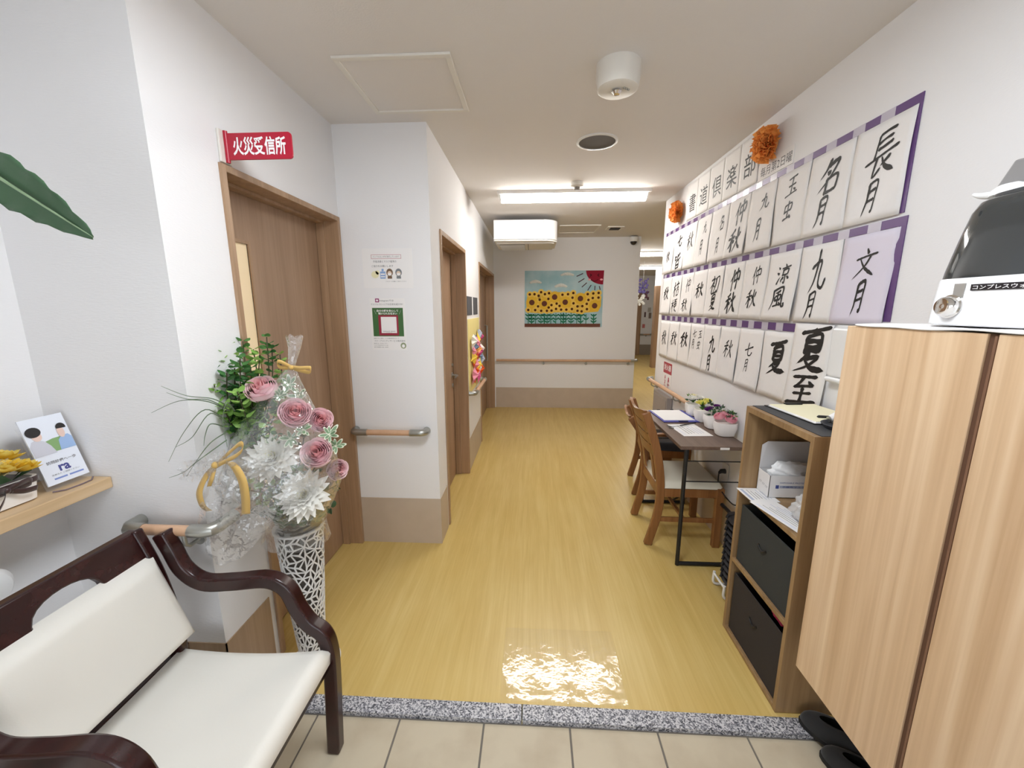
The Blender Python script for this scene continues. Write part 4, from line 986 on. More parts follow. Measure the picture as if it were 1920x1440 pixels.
def brush(g, ch, cu, cv, sw, sh, surf, rnd, bold=.03, slant=.10):
    """one character brushed stroke by stroke; cu, cv centre on the sheet, surf maps (u, v) to space"""
    if ch not in STROKES:
        vs, fs = glyphs(ch, bold, 0)
        x0 = min(p[0] for p in vs); x1 = max(p[0] for p in vs); y0 = min(p[1] for p in vs); y1 = max(p[1] for p in vs)
        g.add([surf(cu+(p[0]-(x0+x1)/2)/(y1-y0)*sw, cv+(p[1]-(y0+y1)/2)/(y1-y0)*sh) for p in vs], fs); return
    rot = rnd.uniform(-.06, .05); wid = .066+bold*1.15
    def put(X, Y):
        X = X/100-.5; Y = Y/100-.5
        X += slant*Y; Y += .15*X
        X, Y = X*cos(rot)-Y*sin(rot), X*sin(rot)+Y*cos(rot)
        return X, Y
    for st in STROKES[ch].split(';'):
        k = st[0]; P = [Vector((float(q.split(',')[0])+rnd.uniform(-3, 3), float(q.split(',')[1])+rnd.uniform(-3, 3), 0)) for q in st[1:].split()]
        if k in 'hd' and len(P) == 2:
            m_ = (P[0]+P[1])/2; m_.y += rnd.uniform(-1, 2.5) if abs(P[1].x-P[0].x) > 20 else 0; P = [P[0], m_, P[1]]
        C = smooth_path(P, 6); n = len(C); L_ = []; R_ = []
        wv = wid*rnd.uniform(.82, 1.18)*100
        for i, p in enumerate(C):
            s = i/(n-1); tg = (C[min(i+1, n-1)]-C[max(i-1, 0)]).normalized(); nr = Vector((-tg.y, tg.x, 0))
            if k == 'h': w_ = wv*(1.05-.28*sin(pi*s))*(.62 if i in (0, n-1) else 1)
            elif k == 't': w_ = wv*(1.15*(1-s)**.6+.10)*(.6 if i == 0 else 1)
            elif k == 'r': w_ = wv*(.45+1.1*s*(1 if s < .78 else (1-s)/.22))
            else: w_ = wv*(.55+.75*s)*(.6 if i in (0, n-1) else 1)
            w_ *= 1+.10*math.sin(i*1.7+p.x)
            a = put(*(p+nr*w_*.5).xy); b = put(*(p-nr*w_*.5).xy)
            L_.append(surf(cu+a[0]*sw, cv+a[1]*sh)); R_.append(surf(cu+b[0]*sw, cv+b[1]*sh))
        def capp(p, d):
            a = put(*(p+d).xy); return surf(cu+a[0]*sw, cv+a[1]*sh)
        vs = L_+R_; fs = [(i, i+1, n+i+1, n+i) for i in range(n-1)]
        vs += [capp(C[0], (C[0]-C[1]).normalized()*wv*.3), capp(C[-1], (C[-1]-C[-2]).normalized()*wv*(.25 if k in 'hd' else .5))]
        fs += [(2*n, 0, n), (2*n+1, 2*n-1, n-1)]
        g.add(vs, fs)
CAL = 'calligraphy sheets on the right wall'
def calligraphy(label, ynear, yfar, z0, z1, chars, seed, m=RICE, lift=.004, belly=.026, group=CAL, name='calligraphy_sheet', bow=1.0):
    """sheet between ynear and yfar on the right wall; chars = [(char, u, v, width, height, bold)] in sheet fractions"""
    rnd = random.Random(seed); w_ = yfar-ynear; h = z1-z0
    k1, k2, k3 = rnd.uniform(.3, 1)*bow, rnd.uniform(-.6, 1)*bow, rnd.uniform(.2, 1)*bow; p1 = rnd.uniform(0, 6); skew = rnd.uniform(-.010, .010)*bow
    def surf(u, v, up=0.0):
        # u across the sheet as read (0 far edge, 1 near edge), v 0 bottom .. 1 top
        loose = (1-v)
        d = lift+belly*(loose*.55*k1+.35*loose*max(0, u*2-1)**2*k2+.3*loose*max(0, 1-u*2)**2*k3+.12*math.sin(5*v+p1)*(.3+loose)*(abs(u-.5)*2)**2)
        d = max(d, .002)
        return Vector((XR-d-up, yfar-w_*u+skew*loose, z0+h*v))
    t = thing(name, label, 'calligraphy', (XR-lift, (ynear+yfar)/2, z0), group)
    g = G().grid(lambda u, v: surf(u, v), 10, 12); g.build('paper', m, t, smooth=60, solid=.0006)
    for (c, u, v, sw, sh, bold) in chars:
        g = G(); brush(g, c, u, v, sw, sh, lambda a, b: surf(a, b, .0014), rnd, bold)
        g.build('brush_character', INK, t, smooth=0)
    return t
PW = .25
ordn = ['first', 'second', 'third', 'fourth', 'fifth', 'sixth', 'seventh', 'eighth', 'ninth', 'tenth']
def two(a, b, s=.36, bold=.03, u=.5): return [(a, u, .70, s, s*.82, bold), (b, u, .32, s, s*.82, bold)]
row1 = [('長月', [('長', .54, .66, .58, .46, .015), ('月', .47, .25, .34, .36, .035)]),
        ('名月', [('名', .52, .68, .60, .42, .05), ('月', .45, .27, .36, .38, .05)]),
        ('玉虫', [('玉', .50, .78, .40, .27, .03), ('虫', .46, .45, .34, .27, .03)]),
        ('九月', [('九', .62, .74, .38, .26, .03), ('月', .46, .32, .30, .34, .03)]),
        ('仲秋', [('仲', .60, .74, .52, .40, .045), ('秋', .46, .28, .62, .40, .05)]),
        ('名月', [('名', .64, .70, .32, .30, .02), ('月', .50, .28, .24, .30, .03)]),
        ('九月', [('九', .60, .76, .30, .26, .02), ('月', .44, .36, .26, .34, .02)]),
        ('秋', [('秋', .50, .62, .48, .40, .005)]),
        ('七皆', [('七', .58, .72, .46, .30, .06), ('皆', .46, .24, .56, .36, .055)]),
        ('秋', [('秋', .46, .44, .34, .28, .05)])]
for i, (nm, ch) in enumerate(row1):
    y0 = 1.492+i*PW
    calligraphy('sheet brushed %s, %s from the cabinet end of the top row' % (nm, ordn[i]), y0, y0+.244, 1.808, 2.142, ch, 100+i)
row2 = [('文月', [('文', .50, .68, .44, .32, .025), ('月', .50, .30, .28, .38, .04)]),
        ('九月', [('九', .52, .66, .46, .56, .02), ('月', .44, .22, .34, .36, .03)]),
        ('涼風', [('涼', .54, .68, .44, .28, .035), ('風', .46, .32, .50, .32, .04)]),
        ('仲秋', [('仲', .56, .72, .36, .30, .025), ('秋', .44, .34, .44, .32, .03)]),
        ('仲秋', [('仲', .60, .70, .46, .40, .045), ('秋', .48, .28, .52, .40, .045)]),
        ('初夏', [('初', .52, .66, .56, .36, .03), ('夏', .50, .32, .40, .36, .035)]),
        ('秋', [('秋', .50, .58, .56, .34, .04)]),
        ('仲秋', [('仲', .58, .72, .44, .32, .01), ('秋', .40, .26, .48, .32, .02)]),
        ('桔梗', [('桔', .52, .66, .56, .38, .025), ('梗', .40, .24, .56, .34, .025)]),
        ('秋', [('秋', .50, .58, .52, .36, .04)])]
for i, (nm, ch) in enumerate(row2):
    y0 = 1.482+i*PW
    calligraphy('sheet brushed %s, %s from the cabinet end of the middle row' % (nm, ordn[i]), y0, y0+.244, 1.436, 1.766, ch, 200+i, RICEB if i == 0 else RICE)
row3 = [('夏至', [('夏', .56, .71, .84, .50, .045), ('至', .50, .235, .80, .34, .06)]),
        ('夏', [('夏', .54, .62, .62, .46, .065)]),
        ('七月', [('七', .48, .66, .36, .26, .03), ('月', .44, .38, .24, .22, .02)]),
        ('秋', [('秋', .50, .60, .48, .36, .01)]),
        ('九月', [('九', .56, .62, .46, .38, .04), ('月', .44, .22, .34, .34, .06)]),
        ('七月 and 玉虫', [('七', .30, .78, .30, .18, .03), ('月', .24, .54, .26, .22, .02), ('玉', .72, .78, .28, .18, .03), ('虫', .66, .54, .28, .20, .03)]),
        ('秋', [('秋', .50, .60, .64, .38, .05)]),
        ('秋', [('秋', .54, .58, .58, .38, .03)]),
        ('秋', [('秋', .48, .54, .52, .42, .025)])]
for i, (nm, ch) in enumerate(row3):
    y0 = 1.708+i*PW
    z0, z1 = (1.045, 1.428) if i == 0 else (1.045, 1.378)
    calligraphy('sheet brushed %s, %s from the cabinet end of the bottom row' % (nm, ordn[i]), y0, y0+.244, z0, z1, ch, 300+i, lift=.009 if i == 0 else .004)
# heading over the rows: five narrow sheets
for i, c in enumerate('部楽倶道書'):
    y0 = 2.452+i*.2105
    calligraphy('narrow heading sheet lettered %s, %s of five from the large pompom' % (c, ordn[i]), y0, y0+.208, 2.182, 2.452, [(c, .55, .44, .62, .48, .002)], 400+i, PAPER, belly=.002, group='heading sheets above the calligraphy', name='heading_sheet', bow=.2)
t = thing('schedule_slip', 'small paper slip reading 毎月第2日曜 under the large orange pompom', 'notice', (XR, 2.29, 2.14))
B((XR-.003, 2.140, 2.178), (XR-.0005, 2.448, 2.262)).build('paper', PAPER, t, smooth=0)
g = G(); line_text(g, '毎月第2日曜', (XR-.003, 2.285, 2.215), UR, VR, .048, .27, 0); g.build('printed_line', GREYINK, t, smooth=0)
# purple strips with clear tape
def strip(label, y0, y1, z0, z1, vertical=None, seed=0):
    rnd = random.Random(seed)
    t = thing('purple_strip', label, 'paper strip', (XR, (y0+y1)/2, z0), 'purple strips above the rows')
    B((XR-.0035, y0, z0), (XR-.0005, y1, z1)).build('strip_paper', PURPLE, t, smooth=0)
    y = y0+.10
    while y < y1-.06:
        B((XR-.0042, y, z0-.003), (XR-.0035, y+.058, z1+.001)).build('tape_piece', TAPE, t, smooth=0); y += .135+rnd.uniform(-.012, .012)
    if vertical:
        B((XR-.0035, vertical[0], vertical[2]), (XR-.0008, vertical[1], z0)).build('edge_strip', PURPLE, t, smooth=0)
strip('purple strip with clear tape above the top calligraphy row', 1.482, 3.98, 2.144, 2.172, (1.482, 1.498, 1.81), 1)
strip('purple strip with clear tape above the middle calligraphy row', 1.464, 3.98, 1.768, 1.798, (1.464, 1.492, 1.45), 2)
strip('purple strip with clear tape above the bottom calligraphy row', 1.956, 3.95, 1.386, 1.424, None, 3)
# orange pompoms
def pompom(label, y, z, r, seed):
    t = thing('pompom', label, 'pompom', (XR, y, z), 'orange tissue pompoms')
    rnd = random.Random(seed); g = G(); c = Vector((XR-.03, y, z))
    for k in range(150):
        d = Vector((-abs(rnd.gauss(0, 1))*.8-.02, rnd.gauss(0, 1), rnd.gauss(0, 1))).normalized()
        tdir = d.orthogonal().normalized(); q = Matrix.Rotation(rnd.uniform(0, 6.28), 3, d); wv = q @ tdir; nv = d.cross(wv)
        L0, L1 = r*.25, r*rnd.uniform(.85, 1.05)*(.8 if d.x < -.6 else 1); w_ = r*rnd.uniform(.22, .34)
        vs = []
        for i in range(4):
            s = i/3; p = c+d*(L0+(L1-L0)*s)
            for j in range(4):
                o = j/3*2-1; vs.append(p+wv*o*w_*(.35+.65*s)+nv*(.10*r*math.sin(o*5+k)*s+.06*r*rnd.uniform(-1, 1)*s))
        vs = [Vector((min(v.x, XR-.002), v.y, v.z)) for v in vs]
        g.add(vs, [(i*4+j, i*4+j+1, (i+1)*4+j+1, (i+1)*4+j) for i in range(3) for j in range(3)])
    tag(g.build('tissue_petals', ORANGE, t, smooth=0), kind='stuff')
    G().lathe([(.0, 0), (r*.5, .002), (r*.45, .02), (0, .03)], (XR-.001, y, z), (-1, 0, 0), 16).build('pompom_core', ORANGE, t)
pompom('large orange tissue pompom at the near end of the heading', 2.325, 2.325, .088, 1)
pompom('orange tissue pompom beside 書 at the far end of the heading', 3.63, 2.285, .085, 2)
# fire extinguisher sign and box
t = thing('fire_sign', 'red and white fire extinguisher sign under the bottom calligraphy row', 'sign', (XR, 3.69, .79))
B((XR-.002, 3.575, .79), (XR-.0005, 3.80, 1.008)).build('sign_plate', PAPER, t, smooth=0)
B((XR-.003, 3.578, .905), (XR-.002, 3.797, 1.005)).build('sign_panel', REDP, t, smooth=0)
g = G(); line_text(g, '消火器', (XR-.003, 3.688, .96), UR, VR, .055, .19, .02); g.build('sign_lettering', WHITETXT, t, smooth=0)
for k, (y, z, s) in enumerate(((3.74, .865, .034), (3.645, .85, .05), (3.74, .815, .03), (3.65, .806, .03))):
    g = G(); rr = random.Random(k)
    disc(g, (XR-.002, y, z+s*.3), UR, VR, s*.25, s*.25, .0006, 12)
    G_pts = [(-.3, .1), (.3, .15), (.42, -.5), (.1, -.2), (-.15, -.55), (-.35, -.5)]
    g.add([Vector((XR-.0026, y-a*s, z+b*s)) for a, b in G_pts], [tuple(range(6))])
    for q in range(2): quad(g, (XR-.002, y, z-s*.75-q*.008), UR, VR, s*1.4, .003, .0006)
    tag(g.build('printed_pictogram', REDI, t, smooth=0), kind='stuff')
t = thing('extinguisher_box', 'grey box against the wall below the red fire sign', 'box', (XR, 3.7, 0))
B((XR-.05, 3.50, 0.002), (XR-.005, 3.90, .715)).build('box_body', mat('grey_steel', rgb(166, 158, 152), .5), t, bevel=.003, smooth=0)
B((XR-.054, 3.52, .03), (XR-.05, 3.88, .69)).build('box_door', mat('grey_steel2', rgb(158, 150, 146), .5), t, bevel=.002, smooth=0)
# white wall unit half hidden by the cabinet
t = thing('wall_unit', 'white plastic wall unit half hidden behind the shoe cabinet', 'wall unit', (XR, 1.58, 1.2))
B((XR-.006, 1.42, 1.206), (XR-.0005, 1.70, 1.43)).build('back_plate', WHITEP, t, bevel=.002, smooth=0)
B((XR-.034, 1.44, 1.226), (XR-.006, 1.685, 1.42)).build('unit_cover', WHITEP, t, bevel=.008, smooth=0)
G().tube([(XR-.03, 1.45, 1.214), (XR-.03, 1.68, 1.214)], .011, 12).build('lower_lip', WHITEP, t)

# ================================================================== end wall: sunflower picture
t = thing('sunflower_picture', 'paper collage of sunflowers under a smiling red sun on the end wall', 'picture', (.44, YB, 1.22))
px0, px1, pz0, pz1 = -.127, .999, 1.223, 2.021
def S(x, y, k=0): return Vector((px0+(x-140)/1480*(px1-px0), YB-.006-.0012*k, pz0+(1270-y)/1090*(pz1-pz0)))
SX = (px1-px0)/1480; SZ = (pz1-pz0)/1090
def M(n, c, r=.8): return mat('collage_'+n, rgb(*c), r, spec=.15)
SKYM = mat('collage_sky', rgb(158, 196, 206), .85, spec=.15, var=(4, rgb(186, 210, 216), .4, .65))
B((px0, YB-.006, pz0), (px1, YB-.0005, pz1)).build('sky_board', SKYM, t, smooth=0)
def shape(name, m, pts, k, parent=t, th=.001):
    vs = [S(x, y, k) for x, y in pts]
    return G().prism(vs, (0, th, 0)).build(name, m, parent, smooth=0)
shape('soil_strip', M('soil', (112, 74, 62)), [(140, 1205), (1590, 1205), (1590, 1272), (140, 1272)], 2)
sun = [(1290, 180)]+[(1625-335*cos(a*pi/24*1.0)*1.0, 180+268*math.sin(a*pi/24)) for a in range(1, 12)]+[(1615, 446), (1625, 180)]
so = shape('sun', M('sun', (146, 34, 54)), sun, 2)
DK = M('dark', (44, 18, 26))
for pts in ([(1370, 240), (1400, 268), (1368, 300), (1360, 290), (1384, 268), (1362, 250)], [(1530, 240), (1500, 268), (1532, 300), (1540, 290), (1516, 268), (1538, 250)]): shape('sun_eye', DK, pts, 3, so)
sm = [(1390+16*k, 355+34*math.sin(pi*k/8)) for k in range(9)]+[(1390+16*k, 345+34*math.sin(pi*k/8)) for k in range(8, -1, -1)]
shape('sun_mouth', DK, sm, 3, so)
for cx in (1355, 1580): shape('sun_cheek', M('cheek', (240, 170, 180)), [(cx+28*cos(a*pi/6), 352+18*sin(a*pi/6)) for a in range(12)], 3, so)
for (a, b, c, d) in ((1115, 292, 1235, 235), (1150, 405, 1262, 332), (1218, 497, 1310, 412), (1330, 560, 1393, 455), (1462, 555, 1465, 470), (1565, 550, 1545, 475)):
    dx, dy = c-a, d-b; l = math.hypot(dx, dy); ox, oy = -dy/l*8, dx/l*8
    shape('sun_ray', M('ray', (80, 40, 56)), [(a+ox, b+oy), (c+ox, d+oy), (c-ox, d-oy), (a-ox, b-oy)], 2)
CLOUD = mat('collage_cotton', rgb(226, 226, 220), .95, bump=(60, .6, .01))
for (cx, cy, w_, h) in ((345, 405, 120, 62), (940, 262, 140, 58), (825, 480, 125, 66)):
    g = G()
    for k in range(7):
        a = k/6*2-1; p = S(cx+a*w_*.72, cy-(1-a*a)*h*.35); g.ball(p, SX*h*.62*(1-.35*abs(a)), 10, (1.25, .5, .85))
    g.build('cloud', CLOUD, t)
YP1 = M('petal', (236, 190, 66)); YP2 = M('petal2', (244, 204, 96)); BR = M('seed', (84, 44, 24)); BR2 = M('seed2', (106, 64, 52))
def petal_mesh(r, seed):
    g = G(); n = 22; rnd = random.Random(seed)
    vs = [Vector((r*(1.0 if k % 2 else .84)*cos(2*pi*k/(2*n)), 0, r*(1.0 if k % 2 else .84)*sin(2*pi*k/(2*n)))) for k in range(2*n)]
    g.add(vs+[v+Vector((0, -.001, 0)) for v in vs], [tuple(range(2*n)), tuple(range(2*n, 4*n))[::-1]]); return g
big = [(278, 790, 52), (517, 812, 42), (710, 685, 51), (912, 785, 55), (1198, 715, 51), (1470, 855, 52)]
small = [(237, 632), (327, 628), (452, 590), (405, 658), (525, 628), (603, 610), (427, 735), (592, 720), (397, 865), (210, 935), (343, 938), (458, 952), (567, 952), (600, 888), (652, 840), (655, 948), (750, 812), (741, 915), (807, 857), (838, 930), (857, 640), (962, 630), (1062, 608), (1048, 698), (937, 930), (1042, 918), (1070, 807), (1147, 867), (1150, 952), (1227, 963), (1238, 862), (1320, 818), (1327, 920), (1350, 742), (1332, 630), (1437, 618), (1537, 608), (1430, 705), (1537, 698)]
yb = [(180, 930), (170, 800), (195, 640), (420, 585), (640, 620), (780, 590), (1000, 590), (1090, 640), (1290, 610), (1560, 610), (1590, 720), (1590, 860), (1540, 970), (1300, 990), (1080, 1000), (900, 980), (700, 985), (420, 1000), (230, 985)]
shape('yellow_backing', YP1, [p for p in yb], 1)
def meshobj(name, me, parent, loc):
    o = bpy.data.objects.new(name, me); COL.objects.link(o); o.parent = parent; o.location = loc-parent_offset(parent); return o
pm_s = petal_mesh(SX*62, 1).build('sunflower', YP2, smooth=0); pm_b = petal_mesh(SX*118, 2).build('sunflower', YP1, smooth=0)
ds = G(); disc(ds, (0, 0, 0), (1, 0, 0), (0, 0, 1), SX*24, SX*24, .0012, 14); cm_s = ds.build('flower_centre', BR, smooth=0)
db = G(); disc(db, (0, 0, 0), (1, 0, 0), (0, 0, 1), SX*52, SX*52, .0012, 20); cm_b = db.build('flower_centre', BR2, smooth=0)
for k, (x, y) in enumerate(small):
    o = meshobj('sunflower', pm_s.data, t, S(x, y, 2+(k % 3)*.5)); c = bpy.data.objects.new('flower_centre', cm_s.data); COL.objects.link(c); c.parent = o; c.location = (0, -.0042, 0)
for k, (x, y, r) in enumerate(big):
    o = meshobj('sunflower', pm_b.data, t, S(x, y, 4)); c = bpy.data.objects.new('flower_centre', cm_b.data); COL.objects.link(c); c.parent = o; c.location = (0, -.002, 0)
for o in (pm_s, pm_b, cm_s, cm_b): bpy.data.objects.remove(o)
GRN = M('stem', (42, 118, 88))
for k, x in enumerate((210, 275, 350, 455, 520, 575, 645, 740, 835, 885, 935, 1030, 1140, 1215, 1315, 1460)):
    w_ = 11 if k in (1, 4, 9, 13, 15) else 7
    top = 980+(k*37 % 40)
    so = shape('stalk', GRN, [(x-w_, 1205), (x+w_, 1205), (x+w_, top), (x-w_, top)], 2)
    for j, y in enumerate((1040, 1110, 1165)[:2+(k % 2)]):
        for sg in (-1, 1):
            if (k+j) % 5 == 4 and sg > 0: continue
            shape('stalk_leaf', GRN, [(x+sg*4, y+18), (x+sg*26, y+20), (x+sg*54, y-8), (x+sg*60, y-28), (x+sg*34, y-20), (x+sg*8, y-2)], 2.6, so)

# ================================================================== craft poster between the corridor doors
t = thing('craft_poster', 'yellow poster covered in folded paper flowers between corridor doors', 'poster', (XP, 3.92, .7))
B((XP+.0005, 3.54, .72), (XP+.004, 4.28, 1.40)).build('poster_sheet', M('yposter', (236, 220, 150)), t, smooth=0)
rnd = random.Random(4)
cols = [(236, 96, 50), (232, 150, 170), (250, 214, 90), (180, 190, 210), (240, 236, 230), (206, 90, 140), (120, 140, 170), (246, 180, 110)]
for k in range(34):
    y = rnd.uniform(3.64, 4.22); z = rnd.uniform(.78, 1.26); s = rnd.uniform(.05, .085)
    z = min(z, 1.28-abs(y-3.95)*.3)
    g = G(); c = Vector((XP+.006, y, z)); n = rnd.choice((4, 5, 6)); a0 = rnd.uniform(0, 6)
    tip = c+Vector((rnd.uniform(.03, .07), 0, rnd.uniform(-.02, .02))); ring = [c+Vector((rnd.uniform(.0, .03), s*cos(a0+2*pi*q/n), s*sin(a0+2*pi*q/n))) for q in range(n)]
    ring2 = [c+Vector((.012, s*.55*cos(a0+2*pi*(q+.5)/n), s*.55*sin(a0+2*pi*(q+.5)/n))) for q in range(n)]
    vs = [tip]+ring+ring2
    g.add(vs, [(0, 1+q, 1+n+q) for q in range(n)]+[(0, 1+n+q, 1+(q+1) % n) for q in range(n)])
    g.build('paper_flower', M('origami%d' % (k % 8), cols[k % 8]), t, smooth=0)
for k, y in enumerate((3.68, 4.05)):
    tag(B((XP+.0005, y-.15, 1.435), (XP+.004, y+.13, 1.60)).build('photo_card', M('photo', (92, 92, 96)), smooth=0), 'dark photo card %s above the yellow craft poster' % ('nearer the pillar' if k == 0 else 'farther from the pillar'), 'photo card', 'photo cards')

# ================================================================== far hall details
t = thing('grape_garland', 'purple paper grapes with white flowers hanging in the hall', 'garland', (2.36, 9.0, 2.0))
G().tube([(2.36, 9.0, 2.10), (2.36, 9.0, CEN)], .004, 6).build('string', WHITEP, t)
rnd = random.Random(9); g = G()
for k in range(60): g.ball((2.26+rnd.random()*.2, 8.97+rnd.random()*.06, 1.80+rnd.random()*.30), .022, 8)
tag(g.build('grapes', mat('grape_purple', rgb(100, 88, 150), .5), t), kind='stuff')
g = G()
for k in range(20): g.ball((2.23+rnd.random()*.16, 8.96+rnd.random()*.06, 1.56+rnd.random()*.24), .03, 6)
tag(g.build('white_flowers', DAHLW, t), kind='stuff')
g = G()
for k in range(14): g.ball((2.40+rnd.random()*.09, 8.96+rnd.random()*.06, 1.66+rnd.random()*.2), .022, 6)
tag(g.build('dark_leaves', mat('dark_maroon', rgb(70, 30, 44), .6), t), kind='stuff')
for k, (x0, x1, z0, z1, c, lb) in enumerate(((3.62, 3.72, 1.36, 1.5, (190, 186, 180), 'pale card high on the hall end wall'), (3.52, 3.57, 1.2, 1.36, (110, 90, 90), 'narrow dark card on the hall end wall'), (3.66, 3.74, 1.16, 1.34, (140, 126, 120), 'brownish card on the hall end wall'), (3.48, 3.56, .86, .98, (200, 120, 120), 'reddish card above the hall end handrail'))):
    tag(B((x0, 13.09, z0), (x1, 13.0995, z1)).build('wall_card', M('card%d' % k, c), smooth=0), lb, 'wall card', 'cards on the hall end wall')

# ================================================================== right side furniture
# ---- shoe cabinet hung above the floor
CX, CY1, CZ0, CZ1 = .87, 1.165, .345, 1.45
t = thing('shoe_cabinet', 'tall light wooden wall-hung shoe cabinet at the right', 'cabinet', (1.05, .6, CZ0))
B((CX+.022, .06, CZ0+.004), (XR-.001, CY1-.004, CZ1-.002)).build('cabinet_body', CABW, t, bevel=.002, smooth=0)
B((CX+.005, .7975, CZ0+.002), (CX+.0225, .8175, CZ1-.001)).build('finger_groove', mat('groove_brown', rgb(96, 66, 48), .6), t, smooth=0)
G().tube([(CX+.004, .803, CZ0+.004), (CX+.004, .803, CZ1-.004)], .0035, 8).build('groove_bead', mat('groove_bead', rgb(122, 88, 66), .5), t)
for a, b in ((.817, CY1), (.42, .798), (.06, .416)):
    B((CX, a, CZ0), (CX+.0195, b, CZ1)).build('cabinet_door', CABW, t, bevel=.0015, smooth=0)
# cloth on it
def cloth(u, v):
    x = CX-.004+u*(XR-CX-.02); y = .30+v*.835
    wv = .0016*math.sin(13*v+3*u)+.0012*math.sin(31*v+9*u)
    return Vector((x, y+.006*math.sin(17*u), CZ1+.0035+wv))
tag(G().grid(cloth, 14, 40).build('white_cloth', PAPER, smooth=70, solid=.004), 'thin white cloth spread on top of the shoe cabinet', 'cloth')
# ---- humidifier
HZ = CZ1+.009
HC = Vector((1.055, .89, HZ))
t = thing('humidifier', 'white humidifier with smoked tank on the shoe cabinet', 'humidifier', HC)
hb = [(.96, 0), (1.0, .004), (.985, .06), (.965, .1), (.955, .104), (.90, .104)]
SXH, SYH = .115, .165
G().lathe([(r, h) for r, h in hb], HC, n=64, sx=SXH, sy=SYH, power=4.5).build('base', mat('gloss_white', rgb(244, 244, 246), .2), t, smooth=50)
SMOKE = mat('smoked_tank', rgb(54, 58, 60), .06, spec=.6, coat=.4)
G().lathe([(.945, .104), (.935, .12), (.86, .19), (.79, .245), (.73, .266), (.66, .272), (0, .274)], HC, n=64, sx=SXH, sy=SYH, power=4.5).build('water_tank', SMOKE, t, smooth=50)
G().lathe([(.66, .268), (.64, .279), (.5, .283), (0, .284)], HC, n=48, sx=SXH, sy=SYH, power=4).build('tank_top', mat('smoke_top', rgb(70, 72, 74), .2), t)
nz = HC+Vector((-.015, .085, .280))
g = G().lathe([(.045, 0), (.043, .012), (.034, .02), (0, .02)], nz, n=28); g.build('nozzle_base', WHITEP, t)
tag(G().tube(smooth_path([nz+Vector((-.0, .03, .008)), nz+Vector((-.01, .065, .012)), nz+Vector((-.012, .085, .02))], 5), [.011-.0008*k for k in range(11)], 12).build('nozzle_lip', WHITEP, t), 'white spout lip')
pts = [nz+Vector((-.028, .025, .016)), nz+Vector((-.028, -.03, .016)), nz+Vector((-.03, -.05, .062)), nz+Vector((-.03, -.005, .066))]
tag(G().prism(pts, (.05, 0, 0)).build('nozzle_hood', mat('hood_grey', rgb(140, 138, 138), .35), t, bevel=.004, smooth=0), 'grey mist hood')
fx = HC.x-SXH*.982
ky = .972
G().lathe([(.026, 0), (.026, .004), (.0225, .006), (.0205, .018), (.017, .022), (.006, .020), (0, .021)], (fx+.001, ky, HZ+.042), (-1, 0, .04), 36).build('knob', CHROME, t)
B((fx-.0015, ky-.023, HZ+.062), (fx+.004, ky-.001, HZ+.092)).build('knob_plate', mat('plate_grey', rgb(168, 164, 158), .35, .3), t, smooth=0)
g = G().add([Vector((fx-.001, ky-.026, HZ+.018)), Vector((fx-.001, ky-.033, HZ+.024)), Vector((fx-.001, ky-.041, HZ+.018)), Vector((fx-.001, ky-.034, HZ+.012))], [(0, 1, 2, 3)])
g.build('marker', INK, t, smooth=0)
lab = B((fx-.0016, .79, HZ+.076), (fx+.003, .936, HZ+.089)).build('label_strip', mat('label_black', rgb(30, 26, 30), .4), t, smooth=0)
g = G(); line_text(g, 'コンプレスウォーター', (fx-.0016, .862, HZ+.0825), UR, VR, .009, .138, .01); g.build('label_lettering', WHITETXT, lab, smooth=0)

# ---- shoes under the cabinet
SHOE = mat('black_suede', rgb(26, 26, 28), .85, sheen=.3); SOLE = mat('black_sole', rgb(16, 16, 17), .6)
def shoe(label, x, y, rz):
    t = thing('shoe', label, 'shoe', (x, y, ZE), 'dark shoes below the cabinet')
    g = G(); prof = []
    for k in range(28):
        a = 2*pi*k/28; sx = cos(a); sy = sin(a)
        w_ = .046+.006*sy-.006*max(0, -sy); prof.append(Vector((w_*sx, .13*sy, 0)))
    g.prism([p+Vector((0, 0, .001)) for p in prof], (0, 0, .018)); so = g.build('sole', SOLE, None, bevel=.003, smooth=0)
    g = G()
    def up(u, v):
        a = 2*pi*u; sy = sin(a); base = Vector(((.044+.006*sy)*cos(a), .127*sy, .018))
        toe = max(0, sy); h = .058-.012*toe
        k = v; shr = 1-.62*k**2.2 if sy < .25 else 1-.55*k**1.8
        return Vector((base.x*shr, base.y*(1-.42*k**2*(1 if sy > 0 else .45)), .018+h*math.sin(k*pi/2)))
    g.grid(up, 32, 10); u_ = g.build('upper', SHOE, None, smooth=70)
    for o in (so, u_): o.parent = t
    t.rotation_euler = (0, 0, rz); return t
shoe('black shoe under the shoe cabinet beside the granite strip', 1.085, 1.185, radians(46)).location.z = .0015
shoe('black shoe under the shoe cabinet nearer the viewer', 1.085, 1.075, radians(42))

# ---- open shelf unit
SX0, SX1, SY0, SY1, SZ1 = .92, XR-.012, 1.298, 1.722, 1.085
t = thing('shelf_unit', 'open oak shelf unit between the shoe cabinet and desk', 'shelf unit', (1.07, 1.51, 0)); th = .018
B((SX0, SY0, 0.002), (SX1, SY0+th, SZ1)).build('side_panel', SHELFW, t, bevel=.001, smooth=0)
B((SX0, SY1-th, 0.002), (SX1, SY1, SZ1)).build('side_panel', SHELFW, t, bevel=.001, smooth=0)
B((SX0, SY0+th, SZ1-.024), (SX1, SY1-th, SZ1)).build('top_board', SHELFW, t, bevel=.001, smooth=0)
for z in (.715, .378, .022): B((SX0, SY0+th, z-.018), (SX1-.005, SY1-th, z)).build('shelf', SHELFW, t, bevel=.001, smooth=0)
B((SX1-.005, SY0+th, .004), (SX1, SY1-th, SZ1-.024)).build('back_board', SHELFW, t, smooth=0)
